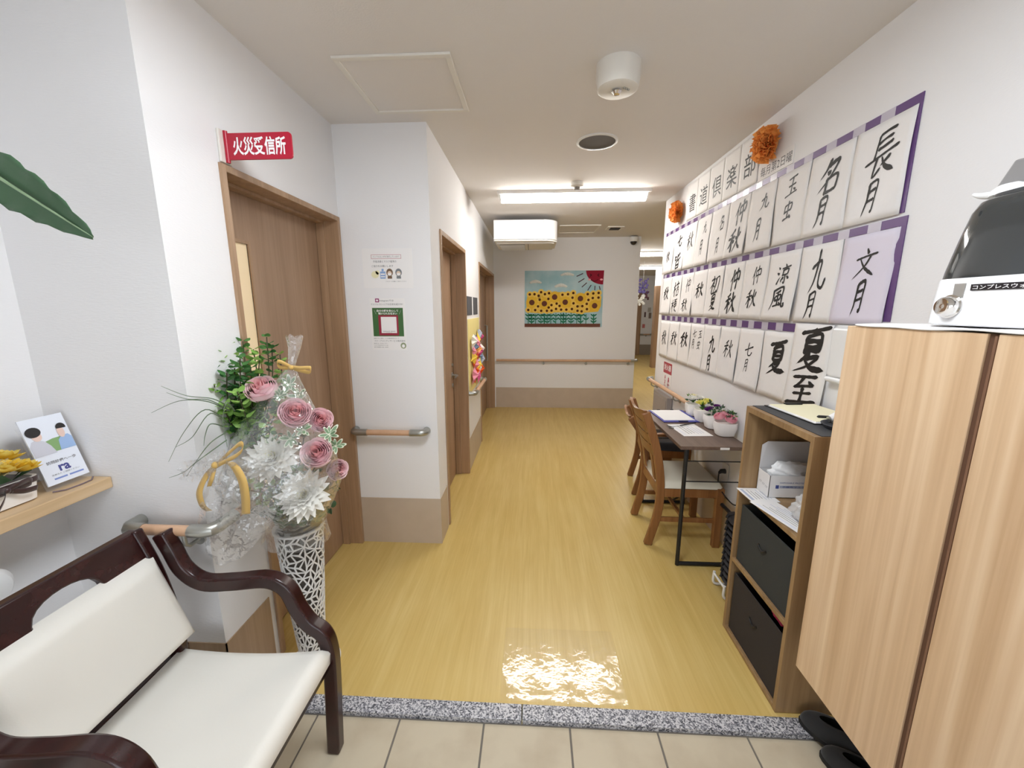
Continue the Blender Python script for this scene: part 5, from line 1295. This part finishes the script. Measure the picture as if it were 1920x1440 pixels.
BASK = mat('charcoal_felt', rgb(52, 54, 52), .9, bump=(300, .4, .001)); BASK2 = mat('brown_felt', rgb(48, 42, 40), .9, bump=(300, .4, .001))
def basket(label, z, m, h):
    t = thing('storage_basket', label, 'basket', (1.07, 1.51, z), 'fabric baskets in the shelf unit')
    x0, x1, y0, y1 = SX0+.012, SX1-.02, SY0+th+.012, SY1-th-.012; w_ = .006
    g = B((x0, y0, z+.001), (x1, y1, z+.008)); g.build('basket_base', m, t, smooth=0)
    for a, b in (((x0, y0), (x0+w_, y1)), ((x1-w_, y0), (x1, y1)), ((x0+w_, y0), (x1-w_, y0+w_)), ((x0+w_, y1-w_), (x1-w_, y1))):
        B((a[0], a[1], z+.008), (b[0], b[1], z+h)).build('basket_wall', m, t, bevel=.002, smooth=0)
    ym = (y0+y1)/2
    for s in (-.02, .03): G().lathe([(.006, 0), (.007, .002), (.003, .003)], (x0, ym+s, z+h*.62), (-1, 0, 0), 12).build('eyelet', INK, t)
    G().tube(smooth_path([(x0-.002, ym-.02, z+h*.62), (x0-.005, ym, z+h*.58), (x0-.002, ym+.03, z+h*.62)], 5), .0035, 8).build('handle_cord', INK, t)
    return t
basket('charcoal fabric basket on the middle level of the shelf unit', .378, BASK, .265)
basket('brown-black fabric basket on the bottom level of the shelf unit', .022, BASK2, .285)
def crump(c, sx, sy, sz, seed, m, name, label, cat, n=22):
    rnd = random.Random(seed); P = [rnd.uniform(0, 6) for _ in range(9)]; c = Vector(c)
    def fn(u, v):
        a = 2*pi*u; b = pi*v
        d = Vector((sin(b)*cos(a), sin(b)*sin(a), cos(b)))
        k = 1+.10*math.sin(5*d.x+P[0]+3*d.z)+.08*math.sin(9*d.y+P[1])+.06*math.sin(13*d.z+7*d.x+P[2])+.05*math.sin(17*d.x-11*d.y+P[3])
        z = d.z*sz*k
        return c+Vector((d.x*sx*k, d.y*sy*k, max(z, -sz*.8)))
    return tag(G().grid(fn, n*2, n).build(name, m, smooth=70, clean=True), label, cat)
crump((.99, 1.40, .318), .045, .07, .02, 5, mat('magenta_cloth', rgb(176, 40, 84), .8), 'folded_cloth', 'magenta cloth peeking out of the bottom basket', 'cloth')
# what stands on the upper shelf
Z1 = .7155
t = thing('mask_box', 'white cardboard mask box with blue print in the shelf unit', 'box', (1.09, 1.655, Z1))
BX0, BX1, BY0, BY1, BH = .988, 1.195, 1.612, 1.699, .098
for a, b in (((BX0, BY0, Z1+.001), (BX0+.002, BY1, Z1+BH)), ((BX1-.002, BY0, Z1+.001), (BX1, BY1, Z1+BH)), ((BX0, BY0, Z1+.001), (BX1, BY0+.002, Z1+BH)), ((BX0, BY1-.002, Z1+.001), (BX1, BY1, Z1+BH)), ((BX0, BY0, Z1+.001), (BX1, BY1, Z1+.003))):
    B(a, b).build('box_wall', PAPER, t, smooth=0)
G().prism([Vector((BX0, BY1-.003, Z1+BH)), Vector((BX1, BY1-.003, Z1+BH)), Vector((BX1, BY1-.006, Z1+.205)), Vector((BX1-.02, BY1-.010, Z1+.222)), Vector((BX0+.02, BY1-.010, Z1+.222)), Vector((BX0, BY1-.006, Z1+.205))], (0, .0015, 0)).build('open_lid', mat('grey_card', rgb(214, 212, 212), .7), t, smooth=0)
BLUEP = mat('blue_print', rgb(70, 84, 150), .6); PALEB = mat('pale_blue_print', rgb(176, 184, 206), .6)
UX, UZ = (1, 0, 0), (0, 0, 1)
g = G(); quad(g, (1.11, BY0, Z1+.050), UX, UZ, .16, .011, .0006); g.build('printed_band', PALEB, t, smooth=0)
g = G(); quad(g, (1.02, BY0, Z1+.050), UX, UZ, .013, .015, .001); g.build('printed_flag', BLUEP, t, smooth=0)
g = G(); line_text(g, 'DISPOSABLE PROTECTIVE MASK', (1.105, BY0, Z1+.068), UX, UZ, .006, .15); line_text(g, '不織布マスク 50枚入', (1.11, BY0, Z1+.050), UX, UZ, .009, .14, 0, 'c', .0012); tag(g.build('printed_lines', BLUEP, t, smooth=0), kind='stuff')
g = G()
for q in range(3): line_text(g, 'マスク', (BX0, 1.675-.022*q, Z1+.05-.004*q), UR, VR, .010, .018)
tag(g.build('printed_side_lines', GREYINK, t, smooth=0), kind='stuff')
BAG = clear_film('thin_bag', haze=.45, rough=.12, blend=.35, bump=(30, .8, .01))
crump((1.09, 1.655, Z1+.098), .085, .033, .045, 8, mat('mask_white', rgb(240, 240, 240), .8), 'face_masks', 'stack of white masks bulging from the mask box', 'masks')
crump((1.02, 1.415, Z1+.05), .05, .06, .048, 21, BAG, 'plastic_bag', 'crumpled clear plastic bag in front of the mask box', 'bag', 26)
def leaflet(name, label, org, ang, w_, h, z, cat, prints=True, m=PAPER, col=PALEB):
    org = Vector((org[0], org[1], z)); u = Vector((cos(ang), sin(ang), 0)); v = Vector((-sin(ang), cos(ang), 0))
    t = thing(name, label, cat, org)
    G().prism([org, org+u*w_, org+u*w_+v*h, org+v*h], (0, 0, .0014)).build('paper', m, t, smooth=0)
    if prints:
        g = G(); top = org+Vector((0, 0, .0014))
        quad(g, top+u*w_*.12+v*h*.5, u, v, w_*.10, h*.8, .0006)
        g.build('printed_bar', col, t, smooth=0)
        for q in range(6):
            g = G(); quad(g, top+u*w_*(.28+.11*q)+v*h*(.5-.03*(q % 3)), u, v, w_*.02, h*(.7-.12*(q % 3)), .0006); g.build('printed_line', GREYINK if q < 3 else PALEB, t, smooth=0)
    return t
leaflet('leaflet', 'blue-printed leaflet overhanging the upper shelf at its far end', (.902, 1.572), 0.0, .115, .128, Z1+.0004, 'leaflet')
leaflet('leaflet', 'blank-looking white leaflet overhanging the upper shelf at its near end', (.938, 1.338), 0.2, .105, .235, Z1+.0022, 'leaflet', True, PAPER, mat('faint_print', rgb(226, 228, 238), .7))
# ---- on top of the shelf unit
ZT = SZ1+.0003
tag(B((SX0+.022, SY0+.002, ZT), (SX1, SY1-.004, ZT+.0022)).build('desk_mat', mat('dark_grey_mat', rgb(62, 63, 66), .6, bump=(400, .3, .001)), smooth=0), 'dark grey mat on top of the shelf unit', 'mat')
ZM = ZT+.0025
t = thing('clipboard', 'black clipboard with stacked cream papers on the shelf unit', 'clipboard', (1.12, 1.52, ZM))
u = Vector((.995, .06, 0)).normalized(); v = Vector((-u.y, u.x, 0)); o_ = Vector((1.005, 1.43, ZM))
G().prism([o_, o_+u*.205, o_+u*.205+v*.285, o_+v*.285], (0, 0, .003)).build('board', BLACKM, t, smooth=0)
CREAMP = mat('cream_paper', rgb(244, 238, 206), .8)
for k in range(3):
    oo = o_+u*(.006+.006*k)+v*(.004+.006*k)+Vector((0, 0, .0032+.0016*k))
    G().prism([oo, oo+u*.19, oo+u*.19+v*.265, oo+v*.265], (0, 0, .0014)).build('paper_sheet', PAPER if k < 2 else CREAMP, t, smooth=0)
G().prism([o_+u*.08+v*.265+Vector((0, 0, .008)), o_+u*.15+v*.265+Vector((0, 0, .008)), o_+u*.15+v*.285+Vector((0, 0, .008)), o_+u*.08+v*.285+Vector((0, 0, .008))], (0, 0, .006)).build('clip', BLACKM, t, bevel=.002, smooth=0)
tag(G().tube([(1.06, 1.50, ZM+.012), (1.065, 1.50, ZM+.012), (1.12, 1.488, ZM+.012), (1.16, 1.48, ZM+.012)], [.002, .0055, .0055, .004], 10).build('pen', BLACKM), 'thick black pen lying on the cream papers', 'pen')
t = thing('thermometer', 'white handheld thermometer lying on the shelf unit papers', 'thermometer', (1.14, 1.43, ZM+.01))
G().tube(smooth_path([(1.06, 1.435, ZM+.022), (1.09, 1.43, ZM+.032), (1.15, 1.42, ZM+.036), (1.19, 1.41, ZM+.03)], 6), [.011+.009*math.sin(pi*min(1, k/18)) for k in range(19)], 16).build('thermometer_body', WHITEP, t)
G().lathe([(.009, 0), (.010, .004), (.004, .004)], (1.058, 1.4355, ZM+.021), (-1, .05, -.3), 16).build('sensor_tip', METAL, t)
t = tag(G().lathe([(0, 0), (.082, 0), (.092, .012), (.094, .015), (.088, .014), (.078, .005), (0, .004)], (1.10, 1.385, ZM), n=48, sx=1.0, sy=.8).build('round_tray', mat('charcoal_tray', rgb(54, 56, 62), .5)), 'charcoal round tray on the near end of the shelf unit', 'tray')

# ---- folding desk
DX0, DX1, DY0, DY1, DZ = .826, XR-.035, 2.165, 2.965, .742
t = thing('folding_desk', 'narrow desk with dark brown top and black metal legs', 'desk', (1.02, 2.56, 0))
B((DX0, DY0, DZ-.02), (DX1, DY1, DZ)).build('desk_top', DESKW, t, bevel=.0015, smooth=0)
def sq(name, pts, r=.0115): G().tube(pts, r, 12).build(name, BLACKM, t)
for y in (DY0+.012, DY1-.012):
    sq('leg', [(.862, y, .004), (.862, y, DZ-.02)]); sq('leg', [(DX1-.02, y, .004), (DX1-.02, y, DZ-.02)]); sq('foot_bar', [(.862, y, .013), (DX1-.02, y, .013)])
    for z in (.652, .53): sq('side_rod', [(.862, y, z), (DX1-.02, y, z)], .0035)
sq('back_bar', [(DX1-.02, DY0+.012, .30), (DX1-.02, DY1-.012, .30)]); sq('brace', [(1.08, DY1-.02, .02), (1.17, DY1-.3, .30)], .008)
tag(B((1.04, DY0-.001, DZ-.017), (1.09, DY0, DZ-.004)).build('label_sticker', PAPER, t, smooth=0), 'small white sticker on the desk edge')
# clipboard and papers on the desk
t = thing('clipboard', 'blue clipboard with a white form on the desk', 'clipboard', (1.0, 2.8, DZ))
o_ = Vector((.882, 2.64, DZ+.0005)); u = Vector((1, .05, 0)).normalized(); v = Vector((-u.y, u.x, 0))
G().prism([o_, o_+u*.248, o_+u*.248+v*.31, o_+v*.31], (0, 0, .005)).build('board', mat('blue_board', rgb(62, 66, 156), .4), t, bevel=.001, smooth=0)
oo = o_+u*.014+v*.032+Vector((0, 0, .0055)); G().prism([oo, oo+u*.21, oo+u*.21+v*.272, oo+v*.272], (0, 0, .0012)).build('form', PAPER, t, smooth=0)
for k in range(2):
    c = o_+u*(.06+.10*k)+v*.302+Vector((0, 0, .007)); G().prism([c, c+u*.022, c+u*.022+v*.008, c+v*.008], (0, 0, .004)).build('clip', BLACKM, t, smooth=0)
c = o_+u*.10+v*(-.006)+Vector((0, 0, .0055)); G().prism([c, c+u*.06, c+u*.06+v*.014, c+v*.014], (0, 0, .006)).build('clip', mat('navy_clip', rgb(40, 44, 90), .4), t, smooth=0)
leaflet('form_sheet', 'white form lying in front of the blue clipboard', (.908, 2.345), .08, .178, .245, DZ+.0004, 'form', True, PAPER, mat('faint_print2', rgb(230, 230, 236), .7))
t = thing('pen_on_cord', 'thin black pen with looped cord across the white form', 'pen', (.98, 2.55, DZ))
G().tube([(.955, 2.545, DZ+.008), (1.075, 2.60, DZ+.012)], .0038, 8).build('pen_barrel', BLACKM, t)
G().tube(smooth_path([(.955, 2.545, DZ+.008), (.90, 2.53, DZ+.006), (.875, 2.56, DZ+.004), (.90, 2.50, DZ+.004), (.872, 2.505, DZ+.004), (.89, 2.545, DZ+.005)], 6), .0015, 6).build('cord', BLACKM, t)
# flower pots on the desk
PURP = petal('purple_petal', rgb(112, 44, 130)); PINK2 = petal('rose_pink', rgb(246, 178, 194), (25, rgb(250, 200, 210))); YEL2 = petal('lemon_petal', rgb(244, 238, 136))
ROSED = petal('rose_deep', rgb(226, 110, 142), None, .25)
def desk_pot(label, y, flowers, seed, x=1.16):
    rnd = random.Random(seed)
    t = thing('flower_pot', label, 'flower pot', (x, y, DZ), 'small flower pots on the desk')
    G().lathe([(.038, .0005), (.048, .004), (.060, .05), (.059, .082), (.055, .083), (.052, .068), (0, .064)], (x, y, DZ), n=36, power=3.2).build('pot', POTW, t)
    for i, (dx, dy, dz, r, m, kind) in enumerate(flowers):
        p = Vector((x+dx*1.1, y+dy*1.1, DZ+.092+dz*1.3)); r *= 1.12; ax = (dx*8, dy*8-.2, 1)
        (rose(p, ax, r, seed*10+i, 6) if kind == 'r' else blossom(p, ax, r, 5, 13, r*.22, .6, .25, .35, seed*10+i, .3)).build('flower', [m, m, ROSED] if kind == 'r' else m, t)
    for k in range(7):
        a = rnd.uniform(0, 6.28); g = G(); c = Vector((x+.042*cos(a), y+.042*sin(a), DZ+.09+rnd.uniform(.0, .045)))
        for q in range(6):
            d = Vector((rnd.uniform(-1, 1), rnd.uniform(-1, 1), rnd.uniform(-.2, 1))).normalized(); wv = d.orthogonal().normalized()*.008
            g.add([c, c+d*.015+wv, c+d*.032, c+d*.015-wv], [(0, 1, 2, 3)])
        tag(g.build('leaves', LEAFG if k % 2 else DGREEN, t, smooth=0), kind='stuff')
desk_pot('white pot of pink roses nearest the shelf unit on the desk', 2.385, [(-.03, .01, .015, .030, PINK2, 'r'), (.012, -.03, .012, .032, PINK2, 'r'), (.0, .03, .022, .027, PINK2, 'r'), (.035, .012, .012, .024, PINK2, 'r')], 1)
desk_pot('white pot of purple and white flowers on the desk', 2.535, [(-.035, .0, .014, .030, PURP, 'b'), (.0, -.025, .016, .034, DAHLW, 'b'), (.02, .025, .024, .032, PURP, 'b'), (-.01, .03, .015, .026, PURP, 'b')], 2)
desk_pot('white pot of yellow flowers on the desk', 2.69, [(-.02, -.01, .018, .038, YEL2, 'b'), (.02, .01, .026, .036, YEL2, 'b'), (-.02, .03, .014, .030, YEL2, 'b')], 3)
desk_pot('white pot of white flowers at the far end of the desk', 2.85, [(-.025, -.01, .016, .036, DAHLW, 'b'), (.02, -.01, .022, .034, DAHLW, 'b'), (-.0, .03, .024, .030, PALEY, 'b')], 4)

# ---- dining chair at the desk
def wood_chair(name, label, rot, loc, seatm, arms=False, kb=1.0, st=.034):
    """chair facing +x, origin under the seat centre"""
    t = thing(name, label, 'chair', loc, 'wooden chairs at the desk')
    W2 = .19
    def put(g, nm, m, bevel=.003, smooth=0, parent=None):
        o = g.build(nm, m, None, bevel=bevel, smooth=smooth); o.parent = parent or t; return o
    for y in (-W2, W2):
        put(G().tube(smooth_path([(-.215, y, .002), (-.165, y, .22), (-.16, y, .42), (-.20, y, .42+.23*kb), (-.275, y, .42+.455*kb)], 5), 1, flat=(.05, .03, (0, 1, 0))), 'rear_leg', CHAIRW, .005, 60)
        put(G().tube([(.205, y, .002), (.205, y, .40)], 1, flat=(.044, .036, (0, 1, 0))), 'front_leg', CHAIRW)
        put(B((-.16, y-.010, .335), (.205, y+.012, .395)), 'side_rail', CHAIRW)
        put(B((-.17, y-.008, .165), (.205, y+.008, .195)), 'stretcher', CHAIRW)
    put(B((.19, -W2, .335), (.21, W2, .395)), 'front_rail', CHAIRW); put(B((-.172, -W2, .335), (-.152, W2, .395)), 'back_rail', CHAIRW)
    put(B((-.01, -W2, .17), (.012, W2, .19)), 'cross_stretcher', CHAIRW)
    def seat(u, v):
        e_ = min(u, 1-u, v, 1-v); k = min(1, e_/.09); return Vector((-.165+u*.39, -.205+v*.41, .396+st*math.sqrt(max(0, 1-(1-k)**2))))
    g = G().grid(seat, 18, 18); g.grid(lambda u, v: Vector((-.165+u*.39, -.205+v*.41, .394)), 18, 18)
    tag(put(g, 'seat', seatm, 0, 60), 'upholstered seat pad')
    # curved back of broad slats with small cut-outs
    def bx(z): return -.16-.115*((z-.42)/(.455*kb))**1.35
    for j, (z0, z1) in enumerate((.42+(a_-.42)*kb, .42+(b_-.42)*kb) for a_, b_ in ((.805, .875), (.735, .797), (.665, .727), (.59, .657))):
        g = G(); segs = [(-W2, -.05), (-.05, .05), (.05, W2)]
        def pt(y, z, dx): return Vector((bx(z)-.022*(1-(y/W2)**2)+dx, y, z))
        for dx in (-.009, .009):
            g.grid(lambda u, v: pt(-W2+2*W2*u, z0+(z1-z0)*v+(.012*math.cos(u*pi*2) if j == 0 and v == 1 else 0), dx), 14, 3)
        n0 = 15*4; bd = [i for i in range(15)]+[15*q+14 for q in range(1, 4)]+[15*3+i for i in range(13, -1, -1)]+[15*q for q in range(2, 0, -1)]
        for i in range(len(bd)):
            a, b = bd[i], bd[(i+1) % len(bd)]; g.f.append((a, b, b+n0, a+n0)); g.mi.append(0)
        put(g, 'back_slat', CHAIRW, 0, 50)
    for y in (-.11, .11):
        put(G().tube([(bx(z)-.022*(1-(y/W2)**2), y, z) for z in (.42, .42+.13*kb, .42+.28*kb, .42+.42*kb)], 1, flat=(.010, .05, (0, 1, 0))), 'back_splat', CHAIRW, .002)
    if arms:
        for y in (-W2-.02, W2+.02):
            put(G().tube(smooth_path([(-.19, y, .50), (-.05, y, .525), (.10, y, .52), (.20, y, .50)], 5), 1, flat=(.022, .045, (0, 1, 0))), 'armrest', CHAIRW, .004, 60)
            put(G().tube([(.17, y, .39), (.17, y, .505)], 1, flat=(.028, .028, (0, 1, 0))), 'arm_post', CHAIRW)
    t.rotation_euler = (0, 0, rot)
    return t
OFFV = mat('offwhite_vinyl', rgb(222, 216, 198), .5); BLKV = mat('black_vinyl', rgb(30, 28, 32), .4)
wood_chair('wooden_chair', 'oak chair with off-white seat pulled up to the desk', radians(-1), (.965, 2.572, 0), OFFV)
wood_chair('wooden_chair', 'wooden armchair with black seat beyond the desk', radians(-8), (1.075, 3.25, 0), BLKV, True, .5, .06)

# ---- slipper rack beside the desk
t = thing('slipper_rack', 'white wire slipper rack beside the shelf unit', 'rack', (1.07, 1.95, 0))
for y in (1.89, 2.01):
    G().tube(smooth_path([(1.15, y, .012), (1.03, y, .008), (1.0, y, .022), (.998, y, .06), (1.0, y, .085)], 5), .007, 10).build('rack_wire', WHITEP, t)
    G().tube([(1.15, y, .012), (1.15, y, .48)], .006, 10).build('rack_wire', WHITEP, t)
G().tube([(1.0, 1.89, .072), (1.0, 2.01, .072)], .006, 10).build('rack_wire', WHITEP, t)
G().tube([(1.15, 1.89, .48), (1.15, 2.01, .48)], .006, 10).build('rack_wire', WHITEP, t)
SLIP = mat('black_slipper', rgb(34, 34, 38), .45)
for k in range(11):
    z = .085+.034*k
    t = thing('slipper', 'black slipper, %s from the floor in the white rack' % (ordn+['eleventh'])[k], 'slipper', (1.07, 1.95, z), 'slippers stacked in the rack')
    def so(u, v):
        a = 2*pi*u; return Vector((1.07+.062*cos(a)*(.02+.98*math.sin(pi*v/1.0)**.5 if 0 < v < 1 else .02), 1.935+.09*sin(a)*(math.sin(pi*v)**.5 if 0 < v < 1 else .02), z+.030*(v-.5)+.006*sin(a)))
    G().grid(so, 20, 6).build('slipper_sole', SLIP, t, smooth=60)
    G().tube([(1.008, 1.96, z+.006), (1.02, 1.97, z+.015), (1.07, 1.98, z+.017), (1.12, 1.97, z+.015), (1.132, 1.96, z+.006)], .006, 8).build('slipper_strap', SLIP, t)
# ---- wall outlet with plug
t = thing('wall_outlet', 'white wall outlet with a black plug under the desk', 'outlet', (XR, 2.46, .46))
B((XR-.010, 2.42, .41), (XR-.0045, 2.50, .53)).build('outlet_plate', OFFW, t, bevel=.003, smooth=0)
G().tube([(XR-.010, 2.455, .48), (XR-.035, 2.455, .48), (XR-.05, 2.45, .47)], [.016, .014, .007], 12).build('plug', BLACKM, t)
G().tube(smooth_path([(XR-.05, 2.45, .47), (XR-.065, 2.40, .40), (XR-.05, 2.25, .36), (XR-.045, 2.14, .42)], 6), .004, 8).build('cord', BLACKM, t)
# ---- clear film added over the waxed floor to mirror the ceiling lamp
FILM = clear_film('added_gloss_film', haze=.0, rough=.08, blend=.24, bump=(30, .22, .004))
def filmf(u, v):
    return Vector((-.118+.495*u, 1.293+.36*v, .0011+.0008*math.sin(11*u+4*v)**2+(.0012*math.sin(23*u)**2 if v < .05 else 0)))
tag(G().grid(filmf, 30, 30).build('added_gloss_film', FILM, smooth=80), 'clear film added on the waxed yellow floor to reflect the lamp', 'film')
